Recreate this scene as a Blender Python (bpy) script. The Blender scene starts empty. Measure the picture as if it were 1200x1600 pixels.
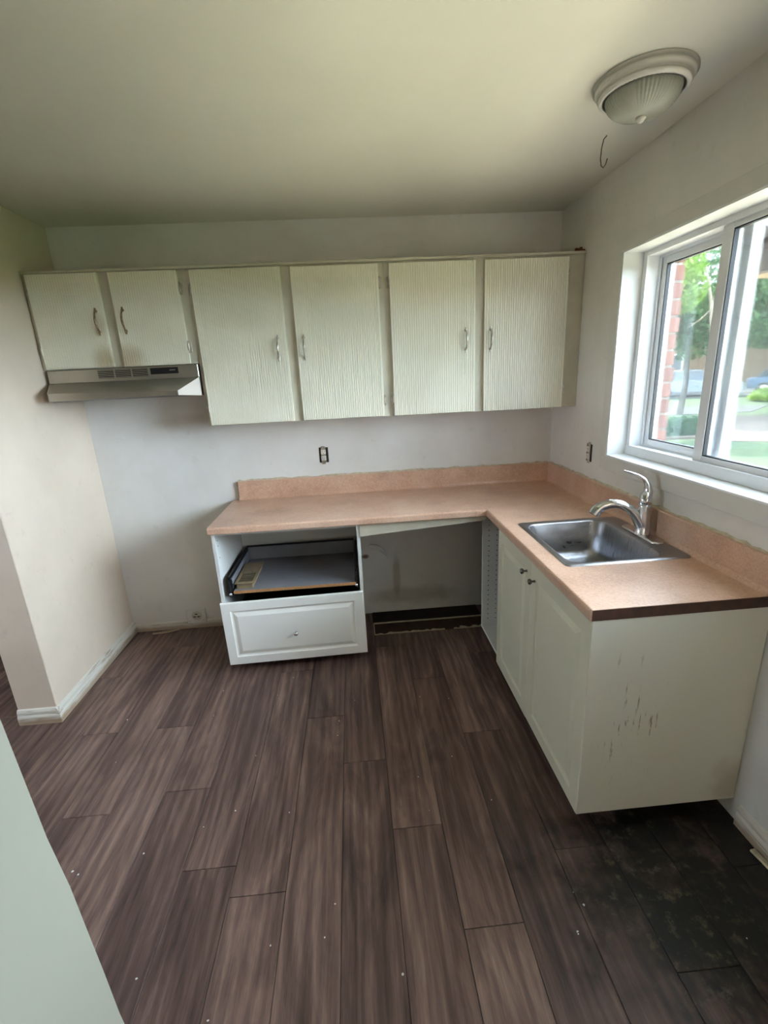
import bpy, bmesh, math, random
from mathutils import Vector, Matrix

random.seed(7)
SC = bpy.context.scene
COL = SC.collection
PI = math.pi

# ------------------------------------------------------------------ camera
cam_d = bpy.data.cameras.new('camera')
cam = bpy.data.objects.new('camera', cam_d)
COL.objects.link(cam)
SC.camera = cam
cp, cr, cyw = -.2843, -.0511, .0569
fwd = Vector((math.sin(cyw) * math.cos(cp), math.cos(cyw) * math.cos(cp), math.sin(cp)))
rgt = Vector((math.cos(cyw), -math.sin(cyw), 0))
upv = rgt.cross(fwd)
r2 = math.cos(cr) * rgt + math.sin(cr) * upv
u2 = -math.sin(cr) * rgt + math.cos(cr) * upv
M = Matrix((r2, u2, -fwd)).transposed().to_4x4()
M.translation = Vector((-1.2961, -2.9912, 1.6202))
cam.matrix_world = M
cam_d.sensor_fit = 'HORIZONTAL'
cam_d.sensor_width = 36
cam_d.lens = 36 * 726.8 / 1200
cam_d.clip_start = .02
cam_d.clip_end = 300

# ------------------------------------------------------------------ world, sun, exposure
SKY = 5.0
SUN = 9.0
world = bpy.data.worlds.new('sky')
SC.world = world
world.use_nodes = True
wn = world.node_tree
wn.nodes['Background'].inputs[0].default_value = (.81, .92, 1.10, 1)
wn.nodes['Background'].inputs[1].default_value = SKY
sun_d = bpy.data.lights.new('sun', 'SUN')
sun_d.energy = SUN
sun_d.angle = .02
sun_d.color = (1, .93, .80)
sun = bpy.data.objects.new('sun', sun_d)
COL.objects.link(sun)
sun.rotation_euler = Vector((-.02, .60, .80)).to_track_quat('Z', 'Y').to_euler()


def portal(name, loc, sx, sy, direction):
    d = bpy.data.lights.new(name, 'AREA')
    d.shape = 'RECTANGLE'
    d.size, d.size_y = sx, sy
    d.cycles.is_portal = True
    o = bpy.data.objects.new(name, d)
    COL.objects.link(o)
    o.location = loc
    o.rotation_euler = Vector(direction).to_track_quat('-Z', 'Z').to_euler()
    return o


portal('kitchen_window_portal', (.33, -1.575, 1.64), 1.75, .96, (-1, 0, 0))
portal('added_opening_portal', (.33, -4.3, 1.45), .6, 1.1, (-1, 0, 0))  # portal of the added fill-light opening behind the camera
portal('added_hall_opening_portal', (-4.64, -1.6, 1.5), .5, .5, (1, 0, 0))  # portal of the added fill-light opening in the hall
SC.view_settings.view_transform = 'Standard'
SC.view_settings.look = 'None'
SC.view_settings.gamma = 1
SC.view_settings.use_curve_mapping = False
SC.view_settings.exposure = 3.03
SC.cycles.use_denoising = True
SC.cycles.max_bounces = 10
SC.cycles.diffuse_bounces = 7
SC.cycles.transparent_max_bounces = 16
SC.cycles.sample_clamp_indirect = 6
SC.cycles.caustics_reflective = False
SC.cycles.caustics_refractive = False


# ------------------------------------------------------------------ helpers
def lin(*c):
    if len(c) == 1:
        c = c[0]
    return tuple((x / 255 / 12.92 if x / 255 <= .04045 else ((x / 255 + .055) / 1.055) ** 2.4) for x in c) + (1,)


ORG = {}


class MB:
    """collects shapes in world coordinates, then becomes ONE mesh object"""

    def __init__(s):
        s.bm = bmesh.new()

    def add(s, verts, faces, smooth=False):
        vs = [s.bm.verts.new(v) for v in verts]
        for f in faces:
            try:
                fc = s.bm.faces.new([vs[i] for i in f])
                fc.smooth = smooth
            except ValueError:
                pass
        return s

    def merge(s, b2):
        me = bpy.data.meshes.new('tmp')
        b2.to_mesh(me)
        s.bm.from_mesh(me)
        bpy.data.meshes.remove(me)
        b2.free()
        return s

    def box(s, x0, x1, y0, y1, z0, z1, bev=0, seg=1, rot=None, piv=None):
        b = bmesh.new()
        x0, x1 = min(x0, x1), max(x0, x1)
        y0, y1 = min(y0, y1), max(y0, y1)
        z0, z1 = min(z0, z1), max(z0, z1)
        v = [b.verts.new(p) for p in ((x0, y0, z0), (x1, y0, z0), (x1, y1, z0), (x0, y1, z0), (x0, y0, z1), (x1, y0, z1), (x1, y1, z1), (x0, y1, z1))]
        for f in ((3, 2, 1, 0), (4, 5, 6, 7), (0, 1, 5, 4), (1, 2, 6, 5), (2, 3, 7, 6), (3, 0, 4, 7)):
            b.faces.new([v[i] for i in f])
        if bev:
            bmesh.ops.bevel(b, geom=list(b.edges), offset=bev, segments=seg, affect='EDGES', profile=.6)
        if rot:
            c = Vector(piv) if piv else Vector(((x0 + x1) / 2, (y0 + y1) / 2, (z0 + z1) / 2))
            bmesh.ops.rotate(b, verts=b.verts, cent=c, matrix=rot)
        return s.merge(b)

    def prism(s, poly, axis, a0, a1, smooth=False):
        """poly: 2-D points in the two other axes (cyclic order), extruded along axis"""
        def p(q, a):
            return {'x': (a, q[0], q[1]), 'y': (q[0], a, q[1]), 'z': (q[0], q[1], a)}[axis]
        n = len(poly)
        vs = [p(q, a0) for q in poly] + [p(q, a1) for q in poly]
        fs = [tuple(range(n))[::-1], tuple(range(n, 2 * n))]
        s.add(vs, fs)
        b = s.bm
        b.verts.ensure_lookup_table()
        k = len(b.verts) - 2 * n
        for i in range(n):
            f = b.faces.new([b.verts[k + j] for j in (i, (i + 1) % n, n + (i + 1) % n, n + i)])
            f.smooth = smooth
        return s

    def tube(s, pts, rad, seg=10, cap=True, flat=None):
        pts = [Vector(p) for p in pts]
        n = len(pts)
        if not hasattr(rad, '__len__'):
            rad = [rad] * n
        t = [(pts[min(i + 1, n - 1)] - pts[max(i - 1, 0)]).normalized() for i in range(n)]
        a = Vector((0, 0, 1)) if abs(t[0].z) < .9 else Vector((1, 0, 0))
        nrm = (a - t[0] * a.dot(t[0])).normalized()
        vs, fs = [], []
        for i in range(n):
            nrm = (nrm - t[i] * nrm.dot(t[i])).normalized()
            bn = t[i].cross(nrm)
            fl = flat[i] if flat else 1
            for k in range(seg):
                an = 2 * PI * k / seg
                vs.append(pts[i] + nrm * math.cos(an) * rad[i] * fl + bn * math.sin(an) * rad[i])
        for i in range(n - 1):
            for k in range(seg):
                fs.append((i * seg + k, i * seg + (k + 1) % seg, (i + 1) * seg + (k + 1) % seg, (i + 1) * seg + k))
        s.add(vs, fs, True)
        if cap:
            s.add(vs[:seg][::-1], [tuple(range(seg))])
            s.add(vs[-seg:], [tuple(range(seg))])
        return s

    def lathe(s, c, prof, seg=32, axis=(0, 0, 1), ripple=None):
        q = Vector((0, 0, 1)).rotation_difference(Vector(axis))
        c = Vector(c)
        vs, fs = [], []
        for i, (r, z) in enumerate(prof):
            for k in range(seg):
                an = 2 * PI * k / seg
                rr = r + (ripple(i, k) if ripple else 0)
                vs.append(c + q @ Vector((rr * math.cos(an), rr * math.sin(an), z)))
        for i in range(len(prof) - 1):
            for k in range(seg):
                fs.append((i * seg + k, i * seg + (k + 1) % seg, (i + 1) * seg + (k + 1) % seg, (i + 1) * seg + k))
        s.add(vs, fs, True)
        if prof[0][0] > 1e-6:
            s.add(vs[:seg][::-1], [tuple(range(seg))])
        if prof[-1][0] > 1e-6:
            s.add(vs[-seg:], [tuple(range(seg))])
        return s

    def sweep(s, path, prof, smooth=False):
        """path: plan points; prof: closed list of (offset to the left of travel, z)"""
        P = [Vector(p).to_2d() if len(p) > 2 else Vector(p) for p in path]
        n, m = len(P), len(prof)
        vs, fs = [], []
        for i in range(n):
            if i == 0:
                d = (P[1] - P[0]).normalized()
                nn, k = Vector((-d.y, d.x)), 1
            elif i == n - 1:
                d = (P[-1] - P[-2]).normalized()
                nn, k = Vector((-d.y, d.x)), 1
            else:
                d0, d1 = (P[i] - P[i - 1]).normalized(), (P[i + 1] - P[i]).normalized()
                n0, n1 = Vector((-d0.y, d0.x)), Vector((-d1.y, d1.x))
                nn = (n0 + n1).normalized()
                k = 1 / nn.dot(n0)
            for o, z in prof:
                q = P[i] + nn * o * k
                vs.append((q.x, q.y, z))
        for i in range(n - 1):
            for j in range(m):
                fs.append((i * m + j, i * m + (j + 1) % m, (i + 1) * m + (j + 1) % m, (i + 1) * m + j))
        s.add(vs, fs, smooth)
        s.add(vs[:m], [tuple(range(m))])
        s.add(vs[-m:], [tuple(range(m))])
        return s

    def rings(s, o, U, V, N, w, h, rings):
        """concentric rectangles: (inset, height along N); last one is filled, first one is backed"""
        o, U, V, N = Vector(o), Vector(U), Vector(V), Vector(N)
        vs, fs = [], []
        for ins, d in rings:
            for a, b in ((ins, ins), (w - ins, ins), (w - ins, h - ins), (ins, h - ins)):
                vs.append(o + U * a + V * b + N * d)
        for i in range(len(rings) - 1):
            for k in range(4):
                fs.append((i * 4 + k, i * 4 + (k + 1) % 4, i * 4 + 4 + (k + 1) % 4, i * 4 + 4 + k))
        L = (len(rings) - 1) * 4
        fs.append((L, L + 1, L + 2, L + 3))
        fs.append((3, 2, 1, 0))
        return s.add(vs, fs)

    def rotate(s, ang, axis, piv):
        bmesh.ops.rotate(s.bm, verts=s.bm.verts, cent=Vector(piv), matrix=Matrix.Rotation(ang, 3, axis))
        return s

    def build(s, name, mat, parent=None, origin=None, autosmooth=False, weld=False):
        bm = s.bm
        if weld:
            bmesh.ops.remove_doubles(bm, verts=bm.verts, dist=1e-5)
        bmesh.ops.recalc_face_normals(bm, faces=bm.faces)
        if origin is None:
            if parent is not None:
                origin = ORG[parent.name]
            else:
                lo = [min(v.co[i] for v in bm.verts) for i in range(3)]
                hi = [max(v.co[i] for v in bm.verts) for i in range(3)]
                origin = Vector(((lo[0] + hi[0]) / 2, (lo[1] + hi[1]) / 2, lo[2]))
        origin = Vector(origin)
        bmesh.ops.translate(bm, verts=bm.verts, vec=-origin)
        me = bpy.data.meshes.new(name)
        bm.to_mesh(me)
        bm.free()
        me.materials.append(mat)
        o = bpy.data.objects.new(name, me)
        COL.objects.link(o)
        ORG[o.name] = origin
        if parent is not None:
            o.parent = parent
            o.location = origin - ORG[parent.name]
        else:
            o.location = origin
        return o


def thing(name, loc, label, cat, group=None):
    o = bpy.data.objects.new(name, None)
    o.empty_display_size = .05
    COL.objects.link(o)
    o.location = loc
    ORG[o.name] = Vector(loc)
    return tag(o, label, cat, group)


def tag(o, label, cat, group=None, kind=None):
    o['label'] = label
    o['category'] = cat
    if group:
        o['group'] = group
    if kind:
        o['kind'] = kind
    return o


def struct(o, label=None):
    o['kind'] = 'structure'
    if label:
        o['label'] = label
    return o


# ------------------------------------------------------------------ materials
def new_mat(name):
    m = bpy.data.materials.new(name)
    m.use_nodes = True
    nt = m.node_tree
    return m, nt, nt.nodes['Principled BSDF']


def nd(nt, t, **kw):
    n = nt.nodes.new(t)
    for k, v in kw.items():
        if k in n.inputs:
            n.inputs[k].default_value = v
        else:
            setattr(n, k, v)
    return n


def pos(nt, scale=(1, 1, 1), obj=False):
    mp = nt.nodes.new('ShaderNodeMapping')
    mp.inputs['Scale'].default_value = scale
    if obj:
        g = nt.nodes.new('ShaderNodeTexCoord')
        nt.links.new(g.outputs['Object'], mp.inputs[0])
    else:
        g = nt.nodes.new('ShaderNodeNewGeometry')
        nt.links.new(g.outputs['Position'], mp.inputs[0])
    return mp.outputs[0]


def noise(nt, vec, scale, detail=4, rough=.55, dist=0):
    n = nd(nt, 'ShaderNodeTexNoise', Scale=scale, Detail=detail, Roughness=rough, Distortion=dist)
    nt.links.new(vec, n.inputs['Vector'])
    return n.outputs['Fac']


def ramp(nt, fac, stops):
    r = nt.nodes.new('ShaderNodeValToRGB')
    e = r.color_ramp.elements
    while len(e) < len(stops):
        e.new(.5)
    for k, (p, c) in enumerate(stops):
        e[k].position = p
        e[k].color = c if hasattr(c, '__len__') else (c, c, c, 1)
    nt.links.new(fac, r.inputs[0])
    return r.outputs[0]


def mix(nt, fac, a, b, mode='MIX'):
    m = nt.nodes.new('ShaderNodeMix')
    m.data_type = 'RGBA'
    m.blend_type = mode
    for sock, v in ((m.inputs[0], fac), (m.inputs[6], a), (m.inputs[7], b)):
        if hasattr(v, 'is_output'):
            nt.links.new(v, sock)
        else:
            sock.default_value = v
    return m.outputs[2]


def mth(nt, op, a, b=None, clamp=False):
    m = nt.nodes.new('ShaderNodeMath')
    m.operation = op
    m.use_clamp = clamp
    for i, v in enumerate((a, b)):
        if v is None:
            continue
        if hasattr(v, 'is_output'):
            nt.links.new(v, m.inputs[i])
        else:
            m.inputs[i].default_value = v
    return m.outputs[0]


def bump(nt, bs, h, strength=.2, dist=.002):
    b = nd(nt, 'ShaderNodeBump', Strength=strength, Distance=dist)
    nt.links.new(h, b.inputs['Height'])
    nt.links.new(b.outputs[0], bs.inputs['Normal'])


def spot(nt, centre, radii, soft=.5, wob=0):
    """1 inside an ellipsoid fading to 0; edge broken by noise"""
    g = nt.nodes.new('ShaderNodeNewGeometry')
    s1 = nt.nodes.new('ShaderNodeVectorMath')
    s1.operation = 'SUBTRACT'
    nt.links.new(g.outputs['Position'], s1.inputs[0])
    s1.inputs[1].default_value = centre
    s2 = nt.nodes.new('ShaderNodeVectorMath')
    s2.operation = 'DIVIDE'
    nt.links.new(s1.outputs[0], s2.inputs[0])
    s2.inputs[1].default_value = radii
    ln = nt.nodes.new('ShaderNodeVectorMath')
    ln.operation = 'LENGTH'
    nt.links.new(s2.outputs[0], ln.inputs[0])
    d = ln.outputs['Value']
    if wob:
        d = mth(nt, 'ADD', d, mth(nt, 'MULTIPLY', mth(nt, 'SUBTRACT', noise(nt, g.outputs['Position'], 9, 5), .5), wob))
    mr = nd(nt, 'ShaderNodeMapRange')
    mr.interpolation_type = 'SMOOTHSTEP'
    nt.links.new(d, mr.inputs[0])
    mr.inputs[1].default_value = 1 - soft
    mr.inputs[2].default_value = 1
    mr.inputs[3].default_value = 1
    mr.inputs[4].default_value = 0
    return mr.outputs[0]


def plain(name, c, rough=.5, metal=0, spec=.5, var=0, scale=6, bmp=0, bscale=80):
    m, nt, b = new_mat(name)
    b.inputs['Roughness'].default_value = rough
    b.inputs['Metallic'].default_value = metal
    b.inputs['Specular IOR Level'].default_value = spec
    if var:
        p = pos(nt)
        f = noise(nt, p, scale)
        d = tuple(x * (1 - var) for x in c[:3]) + (1,)
        nt.links.new(ramp(nt, f, [(.3, d), (.65, c)]), b.inputs['Base Color'])
    else:
        b.inputs['Base Color'].default_value = c
    if bmp:
        bump(nt, b, noise(nt, pos(nt), bscale, 3), bmp, .001)
    return m


def wall_mat(name, c, dirt, stains=(), scuff=.5):
    m, nt, b = new_mat(name)
    p = pos(nt)
    big = noise(nt, p, 1.7, 5, .6)
    fine = noise(nt, p, 14, 5, .65)
    col = mix(nt, mth(nt, 'MULTIPLY', ramp(nt, big, [(.42, 0), (.72, 1)]), .35), c, dirt)
    col = mix(nt, mth(nt, 'MULTIPLY', ramp(nt, fine, [(.60, 0), (.72, 1)]), scuff * .45), col, dirt)
    for ce, ra, k, cc in stains:
        col = mix(nt, mth(nt, 'MULTIPLY', spot(nt, ce, ra, .7, .9), k), col, cc)
    nt.links.new(col, b.inputs['Base Color'])
    b.inputs['Roughness'].default_value = .62
    b.inputs['Specular IOR Level'].default_value = .35
    bump(nt, b, noise(nt, p, 130, 3, .6), .10, .001)
    return m


WALL = lin(222, 220, 216)
DIRT = lin(176, 166, 150)
m_wall = wall_mat('wall_paint', WALL, DIRT)
m_wallback = wall_mat('wall_paint_back', WALL, DIRT, stains=(
    ((-1.06, 0, .28), (.035, .1, .22), .4, lin(120, 104, 86)),
    ((-.95, 0, .12), (.45, .1, .09), .35, lin(120, 106, 86)),
    ((-1.0, 0, .70), (.60, .1, .07), .40, lin(120, 104, 90)),
    ((-2.25, 0, 1.40), (.30, .1, .08), .25, lin(150, 132, 116)),
    ((-1.27, 0, .435), (.035, .06, .022), .9, lin(98, 56, 34))))
m_wallright = wall_mat('wall_paint_right', WALL, DIRT)
m_wallleft = wall_mat('wall_paint_left', lin(217, 201, 183), lin(182, 166, 146))
m_hall = plain('hall_paint', lin(224, 212, 192), .65, var=.06, scale=2)
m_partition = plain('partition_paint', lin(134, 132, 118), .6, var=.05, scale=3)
m_ceil = plain('ceiling_paint', lin(224, 222, 212), .8, spec=.2, var=.05, scale=2.5, bmp=.12, bscale=90)
m_trim = plain('trim_white', lin(214, 213, 208), .42, var=.06, scale=9)
m_vinyl = plain('window_vinyl', lin(222, 224, 226), .35)
m_reveal = plain('reveal_white', lin(228, 230, 230), .4)
m_gasket = plain('gasket_black', lin(22, 22, 24), .6)


def base_mat():
    m, nt, b = new_mat('baseboard_paint')
    p = pos(nt)
    f = noise(nt, pos(nt, (5, 5, 90)), 1, 5, .65)
    col = mix(nt, mth(nt, 'MULTIPLY', ramp(nt, f, [(.56, 0), (.64, 1)]), .8), lin(208, 203, 192), lin(146, 118, 86))
    low = spot(nt, (0, 0, 0), (50, 50, .038), .6, .9)
    col = mix(nt, mth(nt, 'MULTIPLY', low, .7), col, lin(150, 120, 86))
    nt.links.new(col, b.inputs['Base Color'])
    b.inputs['Roughness'].default_value = .5
    return m


m_base = base_mat()
m_rawwood = plain('raw_wood', lin(150, 112, 74), .7, var=.35, scale=30)


def plank_mat():
    m, nt, b = new_mat('vinyl_plank')
    inf = nt.nodes.new('ShaderNodeObjectInfo')
    g = nt.nodes.new('ShaderNodeNewGeometry')
    off = nt.nodes.new('ShaderNodeVectorMath')
    off.operation = 'ADD'
    cmb = nt.nodes.new('ShaderNodeCombineXYZ')
    nt.links.new(mth(nt, 'MULTIPLY', inf.outputs['Random'], 31), cmb.inputs[0])
    nt.links.new(mth(nt, 'MULTIPLY', inf.outputs['Random'], 57), cmb.inputs[1])
    nt.links.new(g.outputs['Position'], off.inputs[0])
    nt.links.new(cmb.outputs[0], off.inputs[1])

    def mp(sx, sy):
        q = nt.nodes.new('ShaderNodeMapping')
        q.inputs['Scale'].default_value = (sx, sy, 1)
        nt.links.new(off.outputs[0], q.inputs[0])
        return q.outputs[0]
    broad = noise(nt, mp(7, 1.3), 1, 6, .62, 1.2)
    streak = noise(nt, mp(30, 1.5), 1, 6, .7, .7)
    fine = noise(nt, mp(190, 9), 1, 4, .6)
    wv = nd(nt, 'ShaderNodeTexWave', Scale=1.0, Distortion=9, Detail=3)
    wv.inputs['Detail Scale'].default_value = 1.4
    wv.bands_direction = 'X'
    nt.links.new(mp(8, .8), wv.inputs['Vector'])
    v = mth(nt, 'ADD', mth(nt, 'MULTIPLY', broad, .56), mth(nt, 'MULTIPLY', streak, .23))
    v = mth(nt, 'ADD', v, mth(nt, 'MULTIPLY', wv.outputs['Fac'], .07))
    v = mth(nt, 'ADD', v, mth(nt, 'MULTIPLY', fine, .17))
    v = mth(nt, 'ADD', v, mth(nt, 'MULTIPLY', mth(nt, 'SUBTRACT', inf.outputs['Random'], .5), .07))
    col = ramp(nt, v, [(.36, lin(58, 43, 39)), (.48, lin(92, 71, 64)), (.58, lin(120, 96, 87)), (.70, lin(154, 130, 118))])
    # grime by the sink cabinet, own ragged outline
    grime = spot(nt, (-.16, -1.93, 0), (.72, .60, .4), .55, 1.1)
    blot = ramp(nt, noise(nt, mp(6, 6), 1, 6, .7), [(.30, .45), (.50, 1)])
    col = mix(nt, mth(nt, 'MULTIPLY', grime, blot), col, lin(20, 18, 14))
    ash = spot(nt, (-.42, -2.0, 0), (.33, .40, .4), .6, 1.0)
    sp2 = ramp(nt, noise(nt, pos(nt), 24, 5, .7), [(.54, 0), (.68, 1)])
    col = mix(nt, mth(nt, 'MULTIPLY', mth(nt, 'MULTIPLY', ash, sp2), .5), col, lin(120, 108, 88))
    nt.links.new(col, b.inputs['Base Color'])
    rr = ramp(nt, streak, [(.3, .42), (.7, .56)])
    nt.links.new(rr, b.inputs['Roughness'])
    b.inputs['Specular IOR Level'].default_value = .45
    bump(nt, b, mth(nt, 'ADD', fine, streak), .22, .0015)
    return m


m_plank = plank_mat()
m_sub = plain('subfloor_board', lin(62, 42, 28), .8, var=.5, scale=18)
m_subdark = plain('subfloor_dark', lin(34, 26, 20), .8, var=.4, scale=14)
m_torn = plain('torn_underlay', lin(198, 186, 160), .8, var=.25, scale=40)


def laminate():
    m, nt, b = new_mat('countertop_laminate')
    p = pos(nt)
    a = noise(nt, pos(nt, (90, 260, 90)), 1, 4, .6)
    c = noise(nt, pos(nt, (260, 90, 260)), 1, 4, .6)
    d = noise(nt, p, 5, 5, .6)
    v = mth(nt, 'ADD', mth(nt, 'MULTIPLY', mth(nt, 'ADD', a, c), .30), mth(nt, 'MULTIPLY', d, .4))
    col = ramp(nt, v, [(.36, lin(176, 138, 116)), (.5, lin(204, 166, 142)), (.64, lin(220, 188, 166))])
    nt.links.new(col, b.inputs['Base Color'])
    b.inputs['Roughness'].default_value = .33
    b.inputs['Specular IOR Level'].default_value = .5
    return m


m_lam = laminate()
m_lamcut = plain('counter_cut_edge', lin(78, 48, 34), .7, var=.45, scale=24)
m_chipboard = plain('chipboard_edge', lin(186, 136, 88), .75, var=.35, scale=120)
m_caulk = plain('old_caulk', lin(206, 194, 166), .7, var=.3, scale=40)


def reed_mat():
    m, nt, b = new_mat('reeded_door_paint')
    p = pos(nt)
    base = lin(232, 228, 211)
    col = mix(nt, mth(nt, 'MULTIPLY', ramp(nt, noise(nt, p, 3, 5), [(.45, 0), (.75, 1)]), .3), base, lin(196, 186, 158))
    for ce, ra, k in (((-2.55, -.33, 1.77), (.10, .1, .10), .55), ((-2.44, -.33, 1.77), (.11, .1, .10), .55), ((-2.56, -.33, 1.95), (.05, .1, .08), .3)):
        col = mix(nt, mth(nt, 'MULTIPLY', spot(nt, ce, ra, .9, .8), k), col, lin(158, 128, 66))
    nt.links.new(col, b.inputs['Base Color'])
    b.inputs['Roughness'].default_value = .32
    return m


m_reed = reed_mat()
m_uframe = plain('upper_frame_paint', lin(196, 190, 172), .5, var=.12, scale=12)
m_ubox = plain('upper_box_paint', lin(200, 194, 176), .55, var=.1, scale=8)
m_white = plain('cabinet_white_foil', lin(238, 238, 233), .38)
m_cream = plain('sink_door_foil', lin(212, 209, 188), .4, var=.04, scale=5)
m_whiteint = plain('melamine_white', lin(216, 216, 212), .5)


def endpanel_mat():
    m, nt, b = new_mat('end_panel_melamine')
    p = pos(nt)
    base = lin(212, 210, 198)
    scr = ramp(nt, noise(nt, pos(nt, (60, 1, 9)), 1, 5, .7), [(.60, 0), (.64, 1)])
    area = spot(nt, (-.42, -1.745, .45), (.17, .2, .33), .7, .9)
    col = mix(nt, mth(nt, 'MULTIPLY', mth(nt, 'MULTIPLY', scr, area), .75), base, lin(112, 96, 88))
    col = mix(nt, mth(nt, 'MULTIPLY', spot(nt, (-.02, -1.745, .14), (.13, .2, .16), .8, 1), .5), col, lin(150, 130, 96))
    nt.links.new(col, b.inputs['Base Color'])
    b.inputs['Roughness'].default_value = .45
    return m


m_endpanel = endpanel_mat()
m_pin = plain('pin_hole', lin(40, 34, 28), .9)
m_black = plain('black_plastic', lin(18, 18, 20), .4)
m_blackmetal = plain('black_drawer_metal', lin(26, 28, 32), .35, metal=.4)
m_greyboard = plain('grey_drawer_board', lin(124, 124, 130), .5, var=.15, scale=10)
m_ventwood = plain('vent_beige', lin(138, 121, 94), .55, var=.2, scale=30)
m_chrome = plain('chrome', lin(214, 214, 218), .12, metal=1)
m_nickel = plain('worn_nickel', lin(205, 198, 184), .38, metal=1, var=.35, scale=60)
m_brass = plain('rusty_pull', lin(176, 152, 120), .35, metal=.9, var=.55, scale=70)
m_knobdark = plain('pewter_knob', lin(120, 116, 112), .25, metal=1)


def brushed():
    m, nt, b = new_mat('brushed_steel')
    b.inputs['Metallic'].default_value = 1
    f = noise(nt, pos(nt, (12, 420, 12)), 1, 3, .6)
    nt.links.new(ramp(nt, f, [(.3, lin(150, 150, 154)), (.7, lin(178, 178, 182))]), b.inputs['Base Color'])
    nt.links.new(ramp(nt, f, [(.3, .26), (.7, .40)]), b.inputs['Roughness'])
    return m


m_steel = brushed()
m_hood = plain('hood_steel', lin(184, 178, 166), .3, metal=.85, var=.12, scale=8)
m_hoodwhite = plain('hood_side_enamel', lin(206, 196, 186), .45)
m_fixture = plain('fixture_white', lin(216, 212, 204), .4)


def ribbed_glass():
    m, nt, b = new_mat('ribbed_glass')
    b.inputs['Base Color'].default_value = lin(222, 224, 208)
    b.inputs['Roughness'].default_value = .22
    b.inputs['Transmission Weight'].default_value = .55
    b.inputs['IOR'].default_value = 1.45
    return m


m_ribglass = ribbed_glass()


def pane():
    m = bpy.data.materials.new('window_glass')
    m.use_nodes = True
    nt = m.node_tree
    nt.nodes.clear()
    out = nt.nodes.new('ShaderNodeOutputMaterial')
    tr = nd(nt, 'ShaderNodeBsdfTransparent')
    tr.inputs[0].default_value = (.93, .97, .96, 1)
    gl = nd(nt, 'ShaderNodeBsdfGlossy')
    gl.inputs['Roughness'].default_value = .03
    df = nd(nt, 'ShaderNodeBsdfTranslucent')
    df.inputs[0].default_value = (.8, .9, 1, 1)
    fr = nd(nt, 'ShaderNodeFresnel', IOR=1.45)
    m1 = nt.nodes.new('ShaderNodeMixShader')
    nt.links.new(mth(nt, 'MULTIPLY', fr.outputs[0], .8), m1.inputs[0])
    nt.links.new(tr.outputs[0], m1.inputs[1])
    nt.links.new(gl.outputs[0], m1.inputs[2])
    m2 = nt.nodes.new('ShaderNodeMixShader')
    hz = ramp(nt, noise(nt, pos(nt, (1, 3, 3)), 1.3, 4), [(.35, .0004), (.7, .002)])
    nt.links.new(hz, m2.inputs[0])
    nt.links.new(m1.outputs[0], m2.inputs[1])
    nt.links.new(df.outputs[0], m2.inputs[2])
    nt.links.new(m2.outputs[0], out.inputs[0])
    return m


m_pane = pane()


def brickmat():
    m, nt, b = new_mat('exterior_brick')
    inf = nt.nodes.new('ShaderNodeObjectInfo')
    c = ramp(nt, inf.outputs['Random'], [(0, lin(84, 44, 36)), (.5, lin(98, 56, 46)), (1, lin(108, 66, 54))])
    c = mix(nt, mth(nt, 'MULTIPLY', ramp(nt, noise(nt, pos(nt), 60), [(.4, 0), (.7, 1)]), .35), c, lin(126, 84, 70))
    nt.links.new(c, b.inputs['Base Color'])
    b.inputs['Roughness'].default_value = .85
    return m


m_brick = brickmat()
m_mortar = plain('mortar', lin(124, 118, 110), .9, var=.1, scale=40)


def leafmat(name, c1, c2):
    m = bpy.data.materials.new(name)
    m.use_nodes = True
    nt = m.node_tree
    b = nt.nodes['Principled BSDF']
    out = nt.nodes['Material Output']
    col = ramp(nt, noise(nt, pos(nt), 1.1, 4), [(.35, c1), (.65, c2)])
    nt.links.new(col, b.inputs['Base Color'])
    b.inputs['Roughness'].default_value = .6
    t = nd(nt, 'ShaderNodeBsdfTranslucent')
    nt.links.new(col, t.inputs[0])
    mx = nt.nodes.new('ShaderNodeMixShader')
    mx.inputs[0].default_value = .45
    nt.links.new(b.outputs[0], mx.inputs[1])
    nt.links.new(t.outputs[0], mx.inputs[2])
    nt.links.new(mx.outputs[0], out.inputs[0])
    return m


m_leaf1 = leafmat('leaf_green', lin(40, 74, 40), lin(66, 104, 52))
m_leaf2 = leafmat('leaf_lime', lin(84, 116, 38), lin(116, 144, 56))
m_leaf3 = leafmat('leaf_deep', lin(32, 64, 46), lin(52, 90, 58))
m_bark = plain('bark', lin(48, 42, 36), .9, var=.3, scale=12)
m_palebark = plain('pale_bark', lin(132, 118, 102), .8, var=.2, scale=14)


def lawnmat():
    m, nt, b = new_mat('lawn_grass')
    p = pos(nt)
    c = ramp(nt, noise(nt, p, .6, 5), [(.35, lin(22, 44, 10)), (.65, lin(34, 58, 14))])
    c = mix(nt, mth(nt, 'MULTIPLY', noise(nt, p, 22, 4), .4), c, lin(20, 38, 10))
    nt.links.new(c, b.inputs['Base Color'])
    b.inputs['Roughness'].default_value = .9
    return m


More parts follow.
